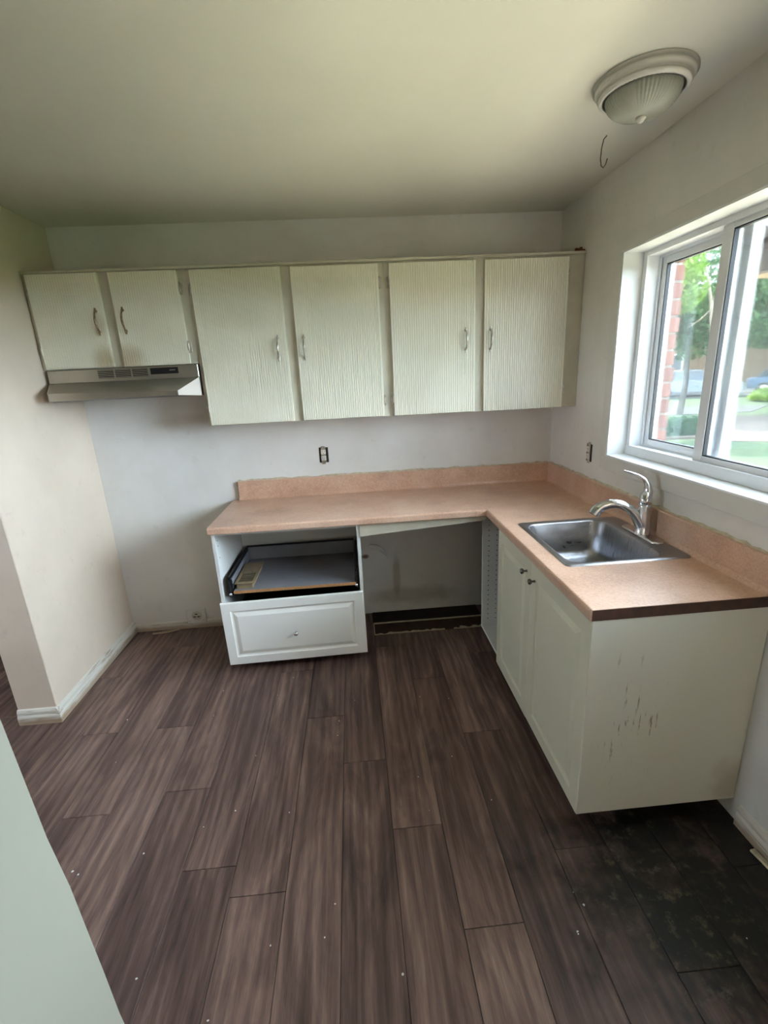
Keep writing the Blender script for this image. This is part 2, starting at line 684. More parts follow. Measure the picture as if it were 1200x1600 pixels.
m_lawn = lawnmat()
m_concrete = plain('concrete_walk', lin(70, 62, 54), .9, var=.12, scale=3)
m_bounce_slab = plain('bounce_slab_concrete', lin(204, 188, 160), .9, var=.1, scale=2)  # for the added ground slab that bounces warm light inside
m_asphalt = plain('asphalt', lin(46, 48, 50), .9, var=.12, scale=4)
m_car1 = plain('car_silver', lin(124, 132, 142), .25, metal=.5)
m_car2 = plain('car_blue_grey', lin(84, 102, 124), .25, metal=.5)
m_carglass = plain('car_glass', lin(40, 52, 62), .1)
m_tyre = plain('tyre', lin(26, 26, 26), .8)
m_house = plain('house_stucco', lin(110, 90, 72), .9, var=.08, scale=2)
m_roof = plain('house_roof', lin(92, 78, 70), .9)
m_feeder = plain('feeder_brown', lin(62, 50, 44), .7)
m_wire = plain('wire_sheath', lin(96, 88, 78), .5)
m_paper = plain('white_paper', lin(220, 218, 214), .7)
m_scrap = plain('brown_scrap', lin(120, 70, 36), .8, var=.4, scale=60)

# ------------------------------------------------------------------ structure
XL, H = -2.895, 2.486          # left wall plane, ceiling height
YS = -.873                     # near end of the left stub wall
HX, RY = -4.5, -4.7            # hall far wall, rear wall

b = MB().box(HX, .2, RY, .15, -.12, -.008)
floor = struct(b.build('floor', m_subdark, origin=(0, 0, 0)), 'dark brown wood-look vinyl plank floor')

# planks
PX0, PW = -1.062, .186
ends = {-7: -1.0, -6: -1.39, -5: -1.735, -4: -.62, -3: -1.025, -2: -1.328, -1: -1.66, 0: -2.007, 1: -1.218, 2: -1.80, 3: -.95, 4: -1.5, 5: -.7}
shared = {}


def plank(x0, x1, y0, y1):
    g = .0009
    w, l = round(x1 - x0, 4), round(y1 - y0, 4)
    key = (w, l)
    if key not in shared:
        bb = MB()
        c = .0013
        a, d = w / 2 - g, l / 2 - g
        vs = [(-a, -d, -.008), (a, -d, -.008), (a, d, -.008), (-a, d, -.008),
              (-a, -d, -c), (a, -d, -c), (a, d, -c), (-a, d, -c),
              (-a + c, -d + c, 0), (a - c, -d + c, 0), (a - c, d - c, 0), (-a + c, d - c, 0)]
        fs = [(3, 2, 1, 0), (8, 9, 10, 11)]
        for lo, hi in ((0, 4), (4, 8)):
            for k in range(4):
                fs.append((lo + k, lo + (k + 1) % 4, hi + (k + 1) % 4, hi + k))
        bb.add(vs, fs)
        o = bb.build('plank', m_plank, floor, origin=(0, 0, 0))
        shared[key] = o.data
        first = o
    else:
        first = bpy.data.objects.new('plank', shared[key])
        COL.objects.link(first)
        first.parent = floor
    first.location = ((x0 + x1) / 2, (y0 + y1) / 2, 0)
    return first


k = -19
while True:
    x0, x1 = PX0 + (k - 0) * PW, PX0 + (k + 1) * PW
    if x0 >= 0:
        break
    x0c, x1c = max(x0, HX), min(x1, -.001)
    if x1c - x0c > .01:
        e = ends.get(k, -(.35 + ((k * 47) % 122) / 100))
        ytop = 0 if not (-1 <= k <= 2) else -.298
        cuts = [ytop]
        y = e
        while y > ytop:
            y -= 1.22
        while y + 1.22 < ytop - .02:
            y += 1.22
        while y > RY:
            cuts.append(y)
            y -= 1.22
        cuts.append(RY)
        for i in range(len(cuts) - 1):
            if cuts[i] - cuts[i + 1] > .02:
                plank(x0c, x1c, cuts[i + 1], cuts[i])
    k += 1

# the torn-up patch of floor at the back of the dishwasher bay
MB().box(-1.246, -.5, -.297, -.157, -.0075, -.002).build('subfloor_board', m_sub, floor)
MB().box(-1.246, -.5, -.15, -.001, -.0075, .004).build('subfloor_board', m_subdark, floor)


def ragged(x0, x1, y, wmin, wmax, z0, z1, n, seed):
    rnd = random.Random(seed)
    bb = MB()
    top, bot = [], []
    for i in range(n + 1):
        x = x0 + (x1 - x0) * i / n
        top.append((x, y + rnd.uniform(wmin, wmax)))
        bot.append((x, y - rnd.uniform(0, .003)))
    bb.prism(bot + top[::-1], 'z', z0, z1)
    return bb


ragged(-1.24, -.78, -.297, .004, .026, -.0075, .0005, 24, 3).build('torn_underlay', m_torn, floor)
ragged(-.72, -.52, -.297, .004, .034, -.0075, .0005, 12, 4).build('torn_underlay', m_torn, floor)
ragged(-1.245, -.5, -.156, .003, .006, -.0075, .006, 26, 5).build('torn_underlay', m_torn, floor)
MB().box(-1.246, -1.24, -.297, -.155, -.0075, .001).build('torn_underlay', m_torn, floor)

struct(MB().box(HX, .2, 0, .15, 0, H).build('wall_back', m_wallback), 'off-white painted back wall behind the cabinets')
struct(MB().box(XL - .195, XL, YS, -.0005, 0, H, .004).build('wall_left', m_wallleft), 'white painted stub wall on the left')
# partition close to the camera, edge slightly dented
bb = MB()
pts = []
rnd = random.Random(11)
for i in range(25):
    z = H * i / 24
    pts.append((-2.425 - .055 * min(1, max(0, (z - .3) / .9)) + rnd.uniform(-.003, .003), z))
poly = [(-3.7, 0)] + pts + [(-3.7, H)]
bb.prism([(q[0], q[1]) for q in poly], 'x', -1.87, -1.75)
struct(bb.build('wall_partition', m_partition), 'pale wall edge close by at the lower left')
hy0, hy1, hz0, hz1 = -1.85, -1.35, 1.25, 1.75  # hall wall opening, out of view, added to brighten the kitchen
bb = MB().box(HX - .12, HX, RY, hy0, 0, H).box(HX - .12, HX, hy1, .15, 0, H).box(HX - .12, HX, hy0, hy1, 0, hz0).box(HX - .12, HX, hy0, hy1, hz1, H)
struct(bb.build('wall_hall', m_hall))
bb = MB().box(HX - .1, HX - .05, hy0, hy0 + .02, hz0, hz1).box(HX - .1, HX - .05, hy1 - .02, hy1, hz0, hz1).box(HX - .1, HX - .05, hy0, hy1, hz0, hz0 + .02).box(HX - .1, HX - .05, hy0, hy1, hz1 - .02, hz1)
struct(bb.build('window_added_hall_fill', m_vinyl), 'small white framed window added unseen in the hall for fill light')
struct(MB().box(HX, .2, RY - .12, RY, 0, H).build('wall_rear', m_hall))
# right wall around the window
WY0, WY1, WZ0, WZ1 = -2.45, -.70, 1.17, 2.113
PY0, PY1, PZ = -4.6, -4.0, 2.0   # unseen opening added in the right wall to let in fill light
bb = MB().box(0, .2, WY1, 0, 0, H).box(0, .2, PY1, WY0, 0, H).box(0, .2, RY - .12, PY0, 0, H).box(0, .2, PY0, PY1, PZ, H).box(0, .2, PY0, PY1, 0, .9).box(0, .2, WY0, WY1, 0, WZ0).box(0, .2, WY0, WY1, WZ1, H)
wr = struct(bb.build('wall_right', m_wallright), 'off-white painted wall with the window over the sink')
struct(MB().box(HX - .12, .33, RY - .12, .26, H, H + .25).build('ceiling', m_ceil), 'off-white painted ceiling')

# brick veneer outside, seen through the left pane
BY = -.722
bw = MB().box(.205, .274, BY + .006, .25, -.4, H).box(.205, .274, PY1, WY0 - .05, -.4, H).box(.205, .274, RY - .12, PY0, -.4, H).box(.205, .274, PY0, PY1, PZ, H).box(.205, .274, PY0, PY1, -.4, .9)
bw.box(.205, .274, WY0 - .05, BY + .006, -.4, WZ0 - .04).box(.205, .274, WY0 - .05, BY + .006, WZ1 + .09, H)
bwall = struct(bw.build('wall_exterior', m_mortar, origin=(.25, 0, 0)), 'red brick outer wall beside the window')
brick_full = brick_half = None
for r in range(27):
    z0 = .62 + r * .0755
    off = 0 if r % 2 == 0 else -.105
    segs = [(BY, BY + .20), (BY + .212, BY + .412)] if r % 2 == 0 else [(BY, BY + .095), (BY + .107, BY + .307)]
    for (a, c) in segs:
        L = round(c - a, 3)
        if L not in shared:
            q = MB().box(-.038, .038, -L / 2, L / 2, 0, .0645, .003)
            o = q.build('brick', m_brick, bwall, origin=(0, 0, 0))
            shared[L] = o.data
        else:
            o = bpy.data.objects.new('brick', shared[L])
            COL.objects.link(o)
            o.parent = bwall
        o.location = Vector((.244 + random.uniform(-.003, .003), (a + c) / 2 + random.uniform(-.003, .003), z0)) - ORG[bwall.name]

dr = MB().box(.08, .14, PY0, PY0 + .03, .9, PZ).box(.08, .14, PY1 - .03, PY1, .9, PZ).box(.08, .14, PY0, PY1, PZ - .03, PZ).box(.08, .14, PY0, PY1, .9, .93)  # frame of the added fill-light opening, out of view
struct(dr.build('window_added_fill', m_vinyl), 'small white framed window added unseen behind the camera for fill light')
# baseboards
bprof = [(0, 0), (.016, 0), (.016, .045), (.011, .055), (.011, .07), (.006, .082), (0, .086)]
MBs = MB().sweep([(XL, -.002), (XL, YS - .014)], [(o, z) for o, z in bprof])
struct(MBs.build('baseboard_left', m_base), 'scuffed white baseboard of the left wall')
MBs = MB().sweep([(XL + .014, YS), (XL - .195, YS)], [(-o, z + 0) for o, z in bprof])
MBs = MB().sweep([(XL - .195, YS), (XL + .014, YS)], [(-o, z) for o, z in bprof])
struct(MBs.build('baseboard_stub', m_base), 'worn baseboard on the end of the stub wall')
bp2 = [(0, 0), (.012, 0), (.012, .05), (.006, .058), (0, .06)]
MBs = MB().sweep([(-2.10, 0), (XL + .014, 0)], [(o, z) for o, z in bp2])
struct(MBs.build('baseboard_back', m_base), 'broken low baseboard behind the missing stove')
MBs = MB().sweep([(0, RY), (0, -1.775)], [(o, z) for o, z in bprof])
struct(MBs.build('baseboard_right', m_base), 'chipped baseboard of the right wall')

# ------------------------------------------------------------------ window over the sink
win = bpy.data.objects.new('window_1', None)
COL.objects.link(win)
win.location = (.1, -1.575, WZ0)
ORG[win.name] = Vector(win.location)
struct(win, 'white vinyl sliding window over the sink')
# casing boards, proud of the wall
cw = .062
MB().box(-.012, 0, WY0 - cw, WY1 + cw, WZ1, WZ1 + cw, .002).build('casing', m_trim, win)
MB().box(-.012, 0, WY0 - cw, WY1 + cw, WZ0 - cw - .008, WZ0, .002).build('casing', m_trim, win)
MB().box(-.012, 0, WY1, WY1 + cw, WZ0, WZ1, .002).build('casing', m_trim, win)
MB().box(-.012, 0, WY0 - cw, WY0, WZ0, WZ1, .002).build('casing', m_trim, win)
# reveal boards
rv = .008
MB().box(-.010, .092, WY1 - rv, WY1, WZ0, WZ1).build('reveal', m_reveal, win)
MB().box(-.010, .092, WY0, WY0 + rv, WZ0, WZ1).build('reveal', m_reveal, win)
MB().box(-.010, .092, WY0, WY1, WZ1 - rv, WZ1).build('reveal', m_reveal, win)
MB().box(-.014, .092, WY0, WY1, WZ0, WZ0 + rv).build('sill', m_reveal, win)
# outer frame with tracks
a0, a1, c0, c1 = WY0 + rv, WY1 - rv, WZ0 + rv, WZ1 - rv
fr = MB()
fw = .022
fr.box(.09, .205, a1 - fw, a1, c0, c1).box(.09, .205, a0, a0 + fw, c0, c1)
fr.box(.09, .205, a0, a1, c1 - fw, c1).box(.09, .205, a0, a1, c0, c0 + .035)
fr.box(.086, .097, a1 - fw - .008, a1 - .001, c0 + .001, c1 - .001).box(.084, .098, a0 + .001, a1 - .002, c0 + .001, c0 + .046)
fr.box(.148, .155, a1 - fw - .012, a1 - .003, c0 + .003, c1 - .003).box(.1485, .1545, a0 + .003, a1 - .003, c0 + .003, c0 + .044).box(.1485, .1545, a0 + .003, a1 - .003, c1 - fw - .012, c1 - .003)
fr.build('frame', m_vinyl, win)


def sash(x0, x1, y0, y1, z0, z1, st, rail, wide_left=None, wide_right=None):
    q = MB()
    wl = wide_left or st
    wr_ = wide_right or st
    q.box(x0, x1, y1 - wl, y1, z0, z1, .002).box(x0, x1, y0, y0 + wr_, z0, z1, .002)
    q.box(x0, x1, y0 + wr_, y1 - wl, z1 - rail, z1, .002).box(x0, x1, y0 + wr_, y1 - wl, z0, z0 + rail, .002)
    s_ = q.build('sash', m_vinyl, win)
    g = MB()
    xm = (x0 + x1) / 2
    i0, i1, j0, j1 = y0 + wr_, y1 - wl, z0 + rail, z1 - rail
    t = .004
    xi = x0 + .004
    g.box(xi, xm, i1 - t, i1, j0, j1).box(xi, xm, i0, i0 + t, j0, j1).box(xi, xm, i0, i1, j1 - t, j1).box(xi, xm, i0, i1, j0, j0 + t)
    g.build('gasket', m_gasket, s_)
    MB().box(xm - .0015, xm + .0015, i0, i1, j0, j1).build('pane', m_pane, s_)
    return s_


sash(.158, .198, -1.235, a1 - fw, c0 + .036, c1 - fw, .040, .040, wide_right=.105)
sash(.102, .142, a0 + fw, -1.165, c0 + .034, c1 - .006, .048, .034)
# track ribs on the frame bottom
MB().box(.100, .146, -1.165, a1 - fw, c0 + .035, c0 + .040).build('track', m_vinyl, win)
# ------------------------------------------------------------------ upper cabinets
FY, DT = -.315, .018         # face-frame plane, door thickness
ZT = 2.205


def reeded(x0, x1, z0, z1):
    """door slab whose front is cut with fine vertical reeds"""
    n = int(round((x1 - x0) / .0122))
    p = (x1 - x0) / n
    f = FY - DT
    line = []
    for i in range(n):
        a = x0 + i * p
        line += [(a, f), (a + p * .66, f), (a + p * .74, f + .0028), (a + p * .92, f + .0028)]
    line[-1] = (x1 - p * .26, f)
    line[-2] = (x1 - p * .3, f)
    line.append((x1, f))
    m_ = len(line)
    vs = [(a, y, z0) for a, y in line] + [(a, y, z1) for a, y in line] + [(x0, FY, z0), (x1, FY, z0), (x0, FY, z1), (x1, FY, z1)]
    fs = [(i, i + 1, m_ + i + 1, m_ + i) for i in range(m_ - 1)]
    B = 2 * m_
    fs += [(B, B + 1, B + 3, B + 2), (0, m_, B + 2, B), (m_ - 1, B + 1, B + 3, 2 * m_ - 1)]
    fs += [tuple(range(m_)) + (B + 1, B), tuple(range(m_, 2 * m_)) + (B + 3, B + 2)]
    return MB().add(vs, fs)


def pull(door, x, zc, lean, mat):
    """bow pull: two feet and an arched grip"""
    y0 = FY - DT
    q = MB()
    pts, rad, fl = [], [], []
    for i in range(17):
        t = i / 16
        z = zc - .050 + .100 * t
        dep = .024 * math.sin(PI * t) ** .75
        pts.append((x + lean * (t - .5), y0 - .003 - dep, z))
        rad.append(.0042 + .0016 * math.sin(PI * t))
        fl.append(1)
    q.tube(pts, rad, 8)
    for s in (-1, 1):
        q.lathe((x + lean * s * .5, y0, zc + s * .050), [(.0085, 0), (.0085, -.002), (.006, -.004), (.0, -.005)], 12, axis=(0, 1, 0))
        q.box(x + lean * s * .5 - .005, x + lean * s * .5 + .005, y0 - .004, y0, zc + s * .050, zc + s * .066, .0015)
    q.build('handle', mat, door)


def hinge(door, x, z, side):
    """surface hinge: leaf on the frame, barrel along the door edge"""
    q = MB()
    q.box(x, x + side * .016, FY - .0035, FY, z - .026, z + .026, .001)
    q.lathe((x + side * .003, FY - .009, z - .030), [(0, 0), (.0045, 0), (.0045, .060), (0, .060)], 10)
    q.box(x - side * .002, x + side * .006, FY - DT - .001, FY, z - .018, z + .018, .001)
    for dz in (-.016, .016):
        q.lathe((x + side * .011, FY - .0035, z + dz), [(.003, 0), (.003, -.0015), (0, -.002)], 8, axis=(0, 1, 0))
    q.build('hinge', m_nickel, door)


def upper(x0, x1, z0, label, doors, stiles, pullmat):
    t = thing('upper_cabinet', ((x0 + x1) / 2, -.16, z0), label, 'cabinet', 'white upper cabinets')
    body = MB()
    th = .016
    body.box(x0, x0 + th, FY + .018, -.001, z0, ZT - .012).box(x1 - th, x1, FY + .018, -.001, z0, ZT - .012)
    body.box(x0 + th, x1 - th, FY + .018, -.001, z0, z0 + th).box(x0 + th, x1 - th, FY + .018, -.001, ZT - .03, ZT - .012)
    body.box(x0 + th, x1 - th, -.008, -.001, z0 + th, ZT - .03)
    body.build('carcass', m_ubox, t)
    for a, c in stiles:
        MB().box(a, c, FY, FY + .018, z0, ZT - .012, .001).build('stile', m_uframe, t)
    MB().box(x0, x1, FY + .002, FY + .018, ZT - .05, ZT - .012).build('rail', m_uframe, t)
    MB().box(x0, x1, FY + .002, FY + .018, z0, z0 + .03).build('rail', m_uframe, t)
    # thin top moulding
    mp_ = [(FY - .012, ZT - .014), (FY - .012, ZT - .004), (FY - .006, ZT), (-.001, ZT), (-.001, ZT - .012), (FY, ZT - .012), (FY - .004, ZT - .014)]
    MB().prism(mp_, 'x', x0, x1).build('top_moulding', m_uframe, t)
    for (dx0, dx1, dz0, dz1, px, pz, hs, hz) in doors:
        d = reeded(dx0, dx1, dz0, dz1).build('door', m_reed, t, origin=((dx0 + dx1) / 2, FY, dz0))
        pull(d, px, pz, random.uniform(-.006, .006), pullmat)
        for z in hz:
            hinge(d, dx0 - .001 if hs < 0 else dx1 + .001, z, hs)
    return t


upper(XL, -2.092, 1.732, 'short white two-door upper cabinet above the range hood, grease-stained at the bottom',
      [(-2.870, -2.526, 1.737, 2.187, -2.562, 1.958, -1, (2.10, 1.825)), (-2.470, -2.133, 1.733, 2.184, -2.430, 1.958, 1, (2.10, 1.817))],
      [(XL, -2.862), (-2.534, -2.462), (-2.140, -2.092)], m_brass)
upper(-2.092, -1.083, 1.400, 'tall white reeded two-door upper cabinet over the left half of the counter',
      [(-2.071, -1.616, 1.405, 2.182, -1.664, 1.790, -1, (2.092, 1.491)), (-1.564, -1.112, 1.405, 2.179, -1.526, 1.787, 1, (2.09, 1.49))],
      [(-2.092, -2.062), (-1.624, -1.556), (-1.120, -1.083)], m_nickel)
upper(-1.083, -.001, 1.398, 'tall white reeded two-door upper cabinet in the corner by the window wall',
      [(-1.055, -.598, 1.403, 2.178, -.650, 1.787, -1, (2.088, 1.492)), (-.548, -.094, 1.400, 2.177, -.513, 1.784, 1, (2.087, 1.491))],
      [(-1.083, -1.047), (-.606, -.540), (-.102, -.001)], m_nickel)

# brown scrap lying on top of the corner cabinet
q = MB()
rnd = random.Random(5)
for i in range(7):
    x = -.055 + i * .010
    q.box(x, x + .014, -.312 + rnd.uniform(-.004, .01), -.296, ZT + .0005, ZT + rnd.uniform(.008, .022), .002, rot=Matrix.Rotation(rnd.uniform(-.25, .25), 3, 'Y'), piv=(x, -.3, ZT))
tag(q.build('scrap', m_scrap), 'small brown crumbled scrap on top of the corner upper cabinet', 'debris')

# ------------------------------------------------------------------ range hood
hood = thing('range_hood', (-2.485, -.16, 1.575), 'stainless under-cabinet range hood on the left above the empty stove space', 'range hood')
hx0, hx1, hf = -2.872, -2.098, -.333
MB().box(hx0, hx1, hf, -.002, 1.664, 1.729, .002).build('body', m_hood, hood)
# canopy flaring forward, narrower at the lip
lx0, lx1, ly = -2.815, -2.174, -.470
top = [(hx0, hf, 1.664), (hx1, hf, 1.664)]
vs = [(hx0, hf, 1.664), (hx1, hf, 1.664), (lx1, ly, 1.600), (lx0, ly, 1.616), (lx1, ly, 1.578), (lx0, ly, 1.576), (hx0, hf, 1.568), (hx1, hf, 1.568)]
q = MB().add(vs[:6], [(0, 1, 2, 3), (3, 2, 4, 5)])
q.add([(hx0, -.002, 1.664), (hx1, -.002, 1.664), (hx1, -.002, 1.568), (hx0, -.002, 1.568), (hx0, hf, 1.664), (hx1, hf, 1.664), (hx1, hf, 1.568), (hx0, hf, 1.568)],
      [(0, 4, 7, 3), (1, 2, 6, 5), (0, 1, 5, 4), (3, 2, 1, 0)])
q.build('canopy', m_hood, hood)
t_ = .003
for (A, Bq, C, D), sg in (((vs[1], vs[2], vs[4], vs[7]), -1), ((vs[0], vs[3], vs[5], vs[6]), 1)):
    ring = [A, Bq, C, D] + [(p[0] + sg * t_, p[1], p[2]) for p in (A, Bq, C, D)]
    MB().add(ring, [(0, 1, 2, 3), (7, 6, 5, 4), (0, 4, 5, 1), (1, 5, 6, 2), (2, 6, 7, 3), (3, 7, 4, 0)]).build('side_wing', m_hoodwhite, hood)
q = MB().add([(lx0, ly, 1.577), (lx1, ly, 1.579), (hx1, hf, 1.569), (hx0, hf, 1.569), (hx0, -.003, 1.569), (hx1, -.003, 1.569)], [(0, 1, 2, 3), (3, 2, 5, 4)])
q.build('underside_filter', m_blackmetal, hood)
for g in range(3):
    gx = -2.615 + g * .088
    q = MB()
    q.box(gx, gx + .080, hf - .0012, hf, 1.680, 1.722)
    v = q.build('vent', m_black, hood)
    q = MB()
    for i in range(5):
        q.box(gx, gx + .080, hf - .0035, hf - .001, 1.682 + i * .0085, 1.6855 + i * .0085)
    q.build('vent_slats', m_hood, v)
cpn = MB().box(-2.345, -2.200, hf - .003, hf, 1.688, 1.720, .001).build('control_panel', m_black, hood)
MB().box(-2.245, -2.215, hf - .0045, hf - .003, 1.704, 1.708).build('switch', m_nickel, cpn)
MB().box(-2.330, -2.300, hf - .0045, hf - .003, 1.702, 1.707).build('switch', m_blackmetal, cpn)

# ------------------------------------------------------------------ countertop
CZ, CT = .895, .038
CX, CD, CL, CR = -2.100, .600, 1.745, .602   # left end, depth, length of the window leg, its depth
SX0, SX1, SY0, SY1 = -.528, -.030, -1.420, -.872   # sink rim
hx_0, hx_1, hy_0, hy_1 = SX0 + .012, SX1 - .012, SY0 + .012, SY1 - .012
ct = thing('countertop', (-1.2, -.3, CZ - CT), 'L-shaped tan laminate countertop with matching backsplash', 'countertop')
q = MB()
e = .012
lx = CX
for (x0, x1, y0, y1) in ((CX, -CR + e, -CD + e, -.001), (-CR + e, -.001, hy_1, -.001), (-CR + e, hx_0, hy_0, hy_1), (hx_1, -.001, hy_0, hy_1), (-CR + e, -.001, -CL, hy_0)):
    q.box(x0, x1, y0, y1, CZ - .030, CZ)
q.build('top', m_lam, ct)
# rolled front edge, mitred at the inner corner
ep = [(0, CZ), (-.006, CZ - .0008), (-.010, CZ - .004), (-.012, CZ - .010), (-.012, CZ - CT + .003), (-.010, CZ - CT), (.012, CZ - CT), (.012, CZ - .002)]
MB().sweep([(CX, -CD + e), (-CR + e, -CD + e), (-CR + e, -CL)], ep, False).build('front_edge', m_lam, ct)
# raw sawn end by the doorway side and the left end strip
MB().box(-CR + .006, -.001, -CL - .0015, -CL + .003, CZ - CT, CZ - .0015).build('sawn_end', m_lamcut, ct)
MB().box(CX - .001, CX + .004, -CD + .006, -.002, CZ - .030, CZ - .001).build('sawn_end', m_lam, ct)
# coved backsplash
SH = .122
sp = [(0, CZ - .004), (.044, CZ), (.033, CZ + .002), (.026, CZ + .008), (.021, CZ + .020), (.020, CZ + SH - .006), (.017, CZ + SH - .001), (.012, CZ + SH), (0, CZ + SH)]
bs = MB().sweep([(CX + .045, -.001), (-.001, -.001), (-.001, -CL)], [(-o, z) for o, z in sp]).build('backsplash', m_lam, ct)
MB().box(CX + .043, CX + .046, -.022, -.002, CZ + .002, CZ + SH - .002).build('sawn_end', m_lamcut, bs)
# ragged caulk line above the splash


def caulk(path0, path1, axis, seed):
    rnd = random.Random(seed)
    n = 60
    bb = MB()
    P0, P1 = Vector(path0), Vector(path1)
    up = [P0 + (P1 - P0) * i / n + Vector((0, 0, rnd.uniform(.003, .011) * (1 if rnd.random() > .15 else .2))) for i in range(n + 1)]
    lo = [P0 + (P1 - P0) * i / n for i in range(n + 1)]
    out = Vector((0, -1, 0)) if axis == 'x' else Vector((-1, 0, 0))
    vs, fs = [], []
    for i in range(n + 1):
        wdt = rnd.uniform(.004, .012)
        vs += [lo[i], lo[i] + out * wdt, up[i] + out * .002, up[i]]
    for i in range(n):
        for j in range(3):
            fs.append((i * 4 + j, i * 4 + j + 1, i * 4 + 5 + j, i * 4 + 4 + j))
    return bb.add(vs, fs)


caulk((CX + .05, -.0005, CZ + SH), (-.02, -.0005, CZ + SH), 'x', 2).build('caulk_line', m_caulk, bs)
caulk((-.0005, -.02, CZ + SH), (-.0005, -CL, CZ + SH), 'y', 3).build('caulk_line', m_caulk, bs)

# ------------------------------------------------------------------ drawer base cabinet
dx0, dx1, dfy = -2.096, -1.297, -.566
dzb, dzt = .060, CZ - CT
dc = thing('drawer_cabinet', ((dx0 + dx1) / 2, -.3, 0), 'white base cabinet with one panelled drawer and an open top bay', 'cabinet')
pt = .018
MB().box(dx0, dx0 + pt, dfy, -.02, dzb, dzt, .001).build('side_panel', m_whiteint, dc)
MB().box(dx1 - pt, dx1, dfy, -.02, dzb, dzt, .001).build('side_panel', m_whiteint, dc)
MB().box(dx0 + pt, dx1 - pt, dfy, -.02, dzb, dzb + pt).build('bottom_panel', m_whiteint, dc)
MB().box(dx0 + pt, dx1 - pt, -.026, -.02, dzb + pt, dzt - .002).build('back_panel', m_whiteint, dc)
MB().box(dx0 + pt, dx1 - pt, dfy, dfy + .06, dzt - pt, dzt, .001).build('top_rail', m_whiteint, dc)
q = MB()
for (yy, zz) in ((dfy + .037, .80), (dfy + .037, .768), (dfy + .037, .70)):
    q.lathe((dx0 + pt, yy, zz), [(.0035, 0), (.0035, .0006), (0, .0006)], 8, axis=(1, 0, 0))
q.build('pin_holes', m_pin, dc)['kind'] = 'stuff'
for lx_ in (dx0 + .10, dx1 - .10):
    for ly_ in (dfy + .16, -.08):
        MB().lathe((lx_, ly_, 0), [(.03, 0), (.03, .006), (.016, .012), (.016, .05), (.03, .054), (.03, dzb)], 14).build('leg', m_black, dc)


def panel_front(mb, o, U, V, N, w, h, fr):
    return mb.rings(o, U, V, N, w, h, [(0, 0), (0, .015), (.003, .018), (fr, .018), (fr + .003, .0125), (fr + .010, .0095), (fr + .014, .0095), (fr + .034, .0172), (fr + .036, .018)])


def knob(mb, c, axis, s=1.0):
    return mb.lathe(c, [(.006 * s, 0), (.0055 * s, .003), (.0045 * s, .010), (.0055 * s, .013), (.011 * s, .017), (.0135 * s, .022), (.012 * s, .027), (.006 * s, .030), (0, .0305)], 18, axis=axis)


# lower drawer front, hanging slightly crooked
dw, dh = .800, .392
q = panel_front(MB(), (dx0 - .001, dfy - .002, .052), (1, 0, 0), (0, 0, 1), (0, -1, 0), dw, dh, .050)
df = q.rotate(-.014, 'Y', (dx0, dfy, .05)).build('drawer_front', m_white, dc, origin=(-1.697, dfy, .052))
MB_ = knob(MB(), (-1.697, dfy - .020, .235), (0, -1, 0))
MB_.build('knob', m_chrome, df)
# its drawer box behind
q = MB().box(dx0 + .035, dx0 + .048, dfy, -.07, .14, .30).box(dx1 - .048, dx1 - .035, dfy, -.07, .14, .30).box(dx0 + .048, dx1 - .048, -.082, -.07, .14, .30).box(dx0 + .048, dx1 - .048, dfy, -.07, .13, .14)
q.build('drawer_box', m_blackmetal, dc)
# upper drawer without its front
tz = .508
tray = MB().box(dx0 + .075, dx1 - .040, dfy + .004, -.075, tz - .016, tz).build('drawer_board', m_greyboard, dc, origin=(-1.7, -.3, tz))
MB().box(dx0 + .075, dx1 - .040, dfy + .001, dfy + .004, tz - .016, tz).build('chipboard_edge', m_chipboard, tray)
for sx, sd in ((dx0 + .050, 1), (dx1 - .030, -1)):
    # profile of the steel side: outer wall with a rounded rim, light inner face
    x = sx
    pr = [(x, tz - .030), (x + sd * .016, tz - .030), (x + sd * .016, tz + .004), (x + sd * .012, tz + .070), (x + sd * .010, tz + .082), (x + sd * .002, tz + .082), (x, tz + .074)]
    MB().prism(pr, 'y', dfy + .012, -.07).build('drawer_side', m_blackmetal, tray)
    MB().box(x + sd * .0165, x + sd * .018, dfy + .03, -.075, tz + .003, tz + .066, rot=Matrix.Rotation(-sd * .05, 3, 'Y')).build('inner_face', m_greyboard, tray)
    q = MB()
    q.box(x - sd * .004, x + sd * .010, dfy + .006, dfy + .014, tz - .034, tz + .030, .002)
    q.tube([(x + sd * .010, dfy + .008, tz - .020), (x + sd * .012, dfy + .006, tz + .02), (x + sd * .006, dfy + .008, tz + .06)], .005, 8)
    q.build('front_bracket', m_black, tray)
    MB().lathe((x + sd * .008, dfy + .004, tz - .018), [(.008, 0), (.008, .006), (0, .007)], 12, axis=(0, -1, 0)).build('bracket_bolt', m_chrome, tray)
MB().box(dx0 + .066, dx1 - .046, -.090, -.076, tz, tz + .085, .002).build('drawer_back', m_greyboard, tray)
MB().box(dx0 + .060, dx1 - .042, -.092, -.074, tz + .085, tz + .094, .002).build('drawer_back_rim', m_blackmetal, tray)

